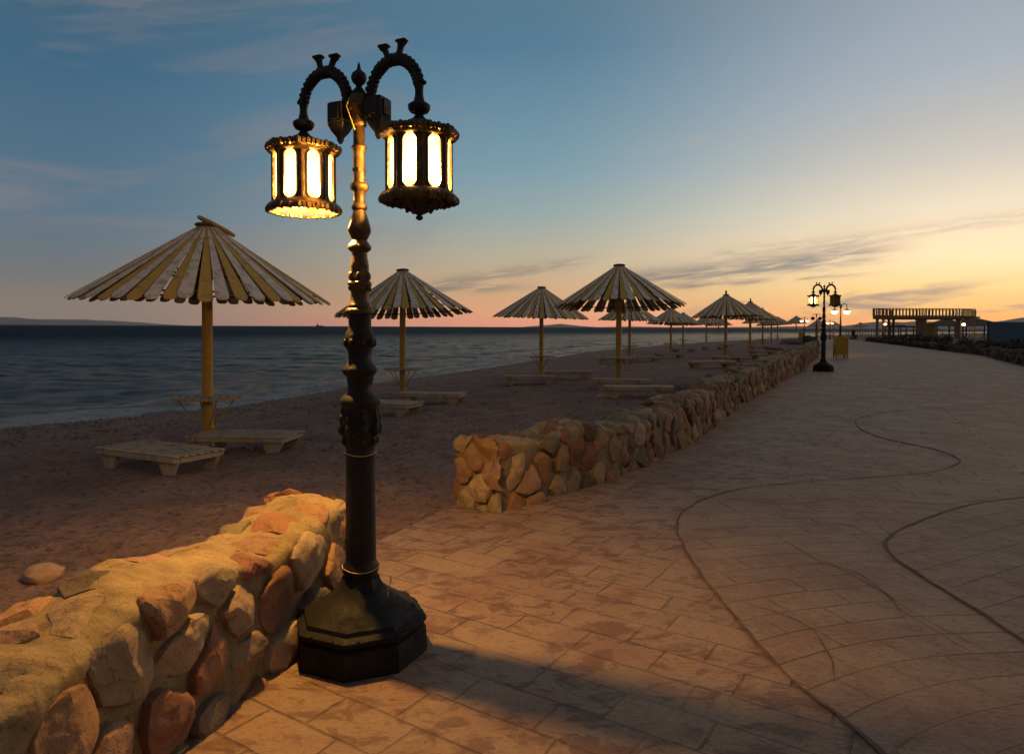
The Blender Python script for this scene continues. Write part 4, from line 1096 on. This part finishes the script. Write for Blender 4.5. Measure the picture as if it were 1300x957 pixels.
# ------------------------------------------------------------------ hills
def hills(name, D, prof, depth, seed):
    xs_ = [p[0] for p in prof]; hs = [p[1] for p in prof]; nx, ny = 160, 14; P = np.zeros((ny, nx, 3))
    for i, px in enumerate(np.linspace(xs_[0], xs_[-1], nx)):
        x = (px-650)/F*D; h = np.interp(px, xs_, hs)/F*D
        h = h*(1+.10*noise.fractal(Vector((px*.035, seed, 0)), 1, 2, 4))
        for j in range(ny):
            f = j/(ny-1); hh = h*math.sin(math.pi*f)**.8*(1+.25*noise.noise(Vector((px*.05, f*4, seed)))*(1-math.sin(math.pi*f))) if 0 < f < 1 else 0
            P[j,i] = (x*(1+(f-.5)*.15), D+(f-.5)*depth, SEA-1+max(hh, 0))
    o = grid_obj(name, P, M['hill']); o['kind'] = 'structure'
hills('hills_across_bay', 9000, [(-260,3),(-150,13),(-30,10.5),(10,9.5),(60,7),(100,7.2),(140,6),(175,4),(205,1.5),(225,0)], 2500, 1)
hills('hills_inland', 7000, [(1060,0),(1085,4),(1110,9),(1140,8),(1165,10),(1185,6),(1200,8),(1230,6),(1255,9),(1280,11),(1310,16),(1400,26),(1500,32),(1650,24),(1800,0)], 2500, 5)
hills('hills_faint', 10500, [(660,0),(690,2.5),(712,4.5),(735,2.),(760,.5),(800,1.5),(850,.8),(960,1.6),(1000,2.5),(1050,3),(1080,2),(1130,0)], 1500, 9)

# ------------------------------------------------------------------ haze
USE_HAZE = True
if USE_HAZE:
    b = MB(); b.box((0, 3600, 300), (26000, 17000, 616)); o = b.build('haze', None or M['dark']); o.data.materials.clear()
    m = bpy.data.materials.new('haze_air'); m.use_nodes = True; t = NT(m.node_tree)
    v = t.n('VolumePrincipled'); v.inputs['Color'].default_value = (1,.96,.95,1); v.inputs['Density'].default_value = 2.0e-5; v.inputs['Anisotropy'].default_value = .2
    oo = t.n('OutputMaterial'); t.lk(v.outputs[0], oo.inputs['Volume']); o.data.materials.append(m); o['kind'] = 'stuff'

# ------------------------------------------------------------------ sky
w = bpy.data.worlds.new('World'); scene.world = w; w.use_nodes = True; t = NT(w.node_tree)
g = t.coord('Generated'); sp = t.n('SeparateXYZ'); t.lk(g, sp.inputs[0]); X, Y, Z = [S(t.nt, sp.outputs[i]) for i in range(3)]
az = X.f('ARCTAN2', Y)*57.2958; el = Z.f('ARCSINE')*57.2958; eln = el.ss(0, 90, 0, 1, 'LINEAR')
def rampd(stops): return t.ramp(eln, [(e/90, srgb(c)) for e, c in stops])
left = rampd([(0,'#8c7e76'),(1.5,'#8e8276'),(4,'#72787a'),(8.5,'#587488'),(18,'#3f6580'),(28,'#47606f'),(90,'#585f66')])
mid = rampd([(0,'#ee9c80'),(1.2,'#eeaa80'),(2.8,'#dcb084'),(5.5,'#beb096'),(9,'#98a8a6'),(13,'#7b9cab'),(22,'#537b94'),(32,'#5a6f7c'),(90,'#585f66')])
right = rampd([(0,'#ff9f5e'),(1.,'#ffbd6e'),(2.8,'#ffd88e'),(5.2,'#ffe0b2'),(8.5,'#ead9bd'),(12,'#cfc8bc'),(18,'#a9b3bd'),(32,'#77838e'),(90,'#585f66')])  # overhead stops lie out of view and are raised as ambient fill
f1 = az.ss(-34, 2, 0, 1); f2 = az.ss(0, 36, 0, 1)
sky = t.mix(f2, t.mix(f1, left, mid), right)
# unseen sky behind the camera, brightened and warmed as fill for the ground
back = az.f('ABSOLUTE').ss(60, 130)
sky = t.mix(back, sky, rampd([(0,'#6a5c62'),(10,'#826d66'),(30,'#5c5654'),(90,'#585f66')]))
# clouds: streaks in (azimuth, elevation)
def uv(k, sx, sy):
    cb = t.n('CombineXYZ'); t.lk(az*sx, cb.inputs[0]); t.lk((el-az*k)*sy, cb.inputs[1]); return cb.outputs[0]
cn = t.noise(uv(.10, .10, .75), 1., 7, .62, .5); cn2 = t.noise(uv(.10, .25, 2.2), 1., 6, .6, .3); cn3 = t.noise(uv(.16, .045, .22), 1., 7, .6, .8)
def band(a0, e0, k, th, aw0, aw1):
    d = (el-(az-a0)*k-e0); d = (d+(cn2-.5)*th*1.6)/th
    return (d*d*-1.).f('EXPONENT')*az.ss(aw0, aw0+3)*az.ss(aw1, aw1-7)
b1 = band(18, 4.75, .095, .85, 7, 32)*cn2.ss(.3, .6, .35, 1.)*cn2.ss(.15, .4)
b2 = band(25, 6.6, .08, .5, 15, 44)*cn2.ss(.38, .6)*.4
b3 = band(22, 3.8, .06, .22, 12, 30)*cn2.ss(.35, .6)*.7
b4 = band(2, 4.9, .16, .5, -8, 9)*cn2.ss(.35, .55)*.75
b5 = band(-4, 3.2, .03, .35, -10, 4)*cn2.ss(.35, .55)*.8
low = cn.ss(.50, .66)*el.ss(4.2, 2.2)*el.ss(.3, 1.2)*az.ss(8, 26)*1.0
mass = (b1+b2+b3+b4+b5+low).f('MINIMUM', 1.)
ccol = t.mix(az.ss(5, 40), srgb('#8f8478'), srgb('#b0988a'))
ccol = t.mix(b1.f('MINIMUM', 1.), ccol, srgb('#83807f'))
sky = t.mix(mass*.9, sky, ccol)
wisp = cn3.ss(.48, .72)*el.ss(2, 8)*az.ss(8, -16)
sky = t.mix(wisp*.5, sky, srgb('#8c8284'))
wisp2 = cn3.ss(.45, .7)*el.ss(5, 9)*el.ss(22, 12)*az.ss(4, 16)
sky = t.mix(wisp2*.22, sky, srgb('#b9a9a0'))
bright = cn.ss(.42, .25)*el.ss(5.5, 3)*az.ss(12, 34)
sky = t.mix(bright*.35, sky, srgb('#ffd79a'))
# physical dusk sky adds its own share
ns = t.n('TexSky'); ns.sky_type = 'NISHITA'; ns.sun_disc = False; ns.sun_elevation = R(1.0); ns.sun_rotation = R(48); ns.air_density = 1.2; ns.dust_density = 1.5
glow = az.ss(-15, 40)*el.ss(16, 3)*az.f('ABSOLUTE').ss(95, 60)*.28+1.03
bg1 = t.n('Background'); t.lk(sky, bg1.inputs[0]); t.lk(glow, bg1.inputs[1])
bg2 = t.n('Background'); t.lk(ns.outputs[0], bg2.inputs[0]); bg2.inputs[1].default_value = .004
ad = t.n('AddShader'); t.lk(bg1.outputs[0], ad.inputs[0]); t.lk(bg2.outputs[0], ad.inputs[1])
ow = t.n('OutputWorld'); t.lk(ad.outputs[0], ow.inputs[0])
sl = bpy.data.lights.new('sunset_glow', 'SUN'); sl.energy = .22; sl.angle = R(25); sl.color = (1,.55,.3)
so = bpy.data.objects.new('sunset_glow', sl); col.objects.link(so)
dv = Vector((math.sin(R(48))*math.cos(R(5)), math.cos(R(48))*math.cos(R(5)), math.sin(R(5)))); so.rotation_euler = dv.to_track_quat('Z', 'Y').to_euler()

# ------------------------------------------------------------------ render settings
scene.view_settings.view_transform = 'Standard'; scene.view_settings.look = 'None'; scene.view_settings.gamma = 1; scene.view_settings.exposure = 0
cy = scene.cycles; cy.max_bounces = 4; cy.diffuse_bounces = 2; cy.glossy_bounces = 2; cy.transparent_max_bounces = 12; cy.volume_bounces = 0
cy.sample_clamp_indirect = 4; cy.use_denoising = True; cy.caustics_reflective = False; cy.caustics_refractive = False
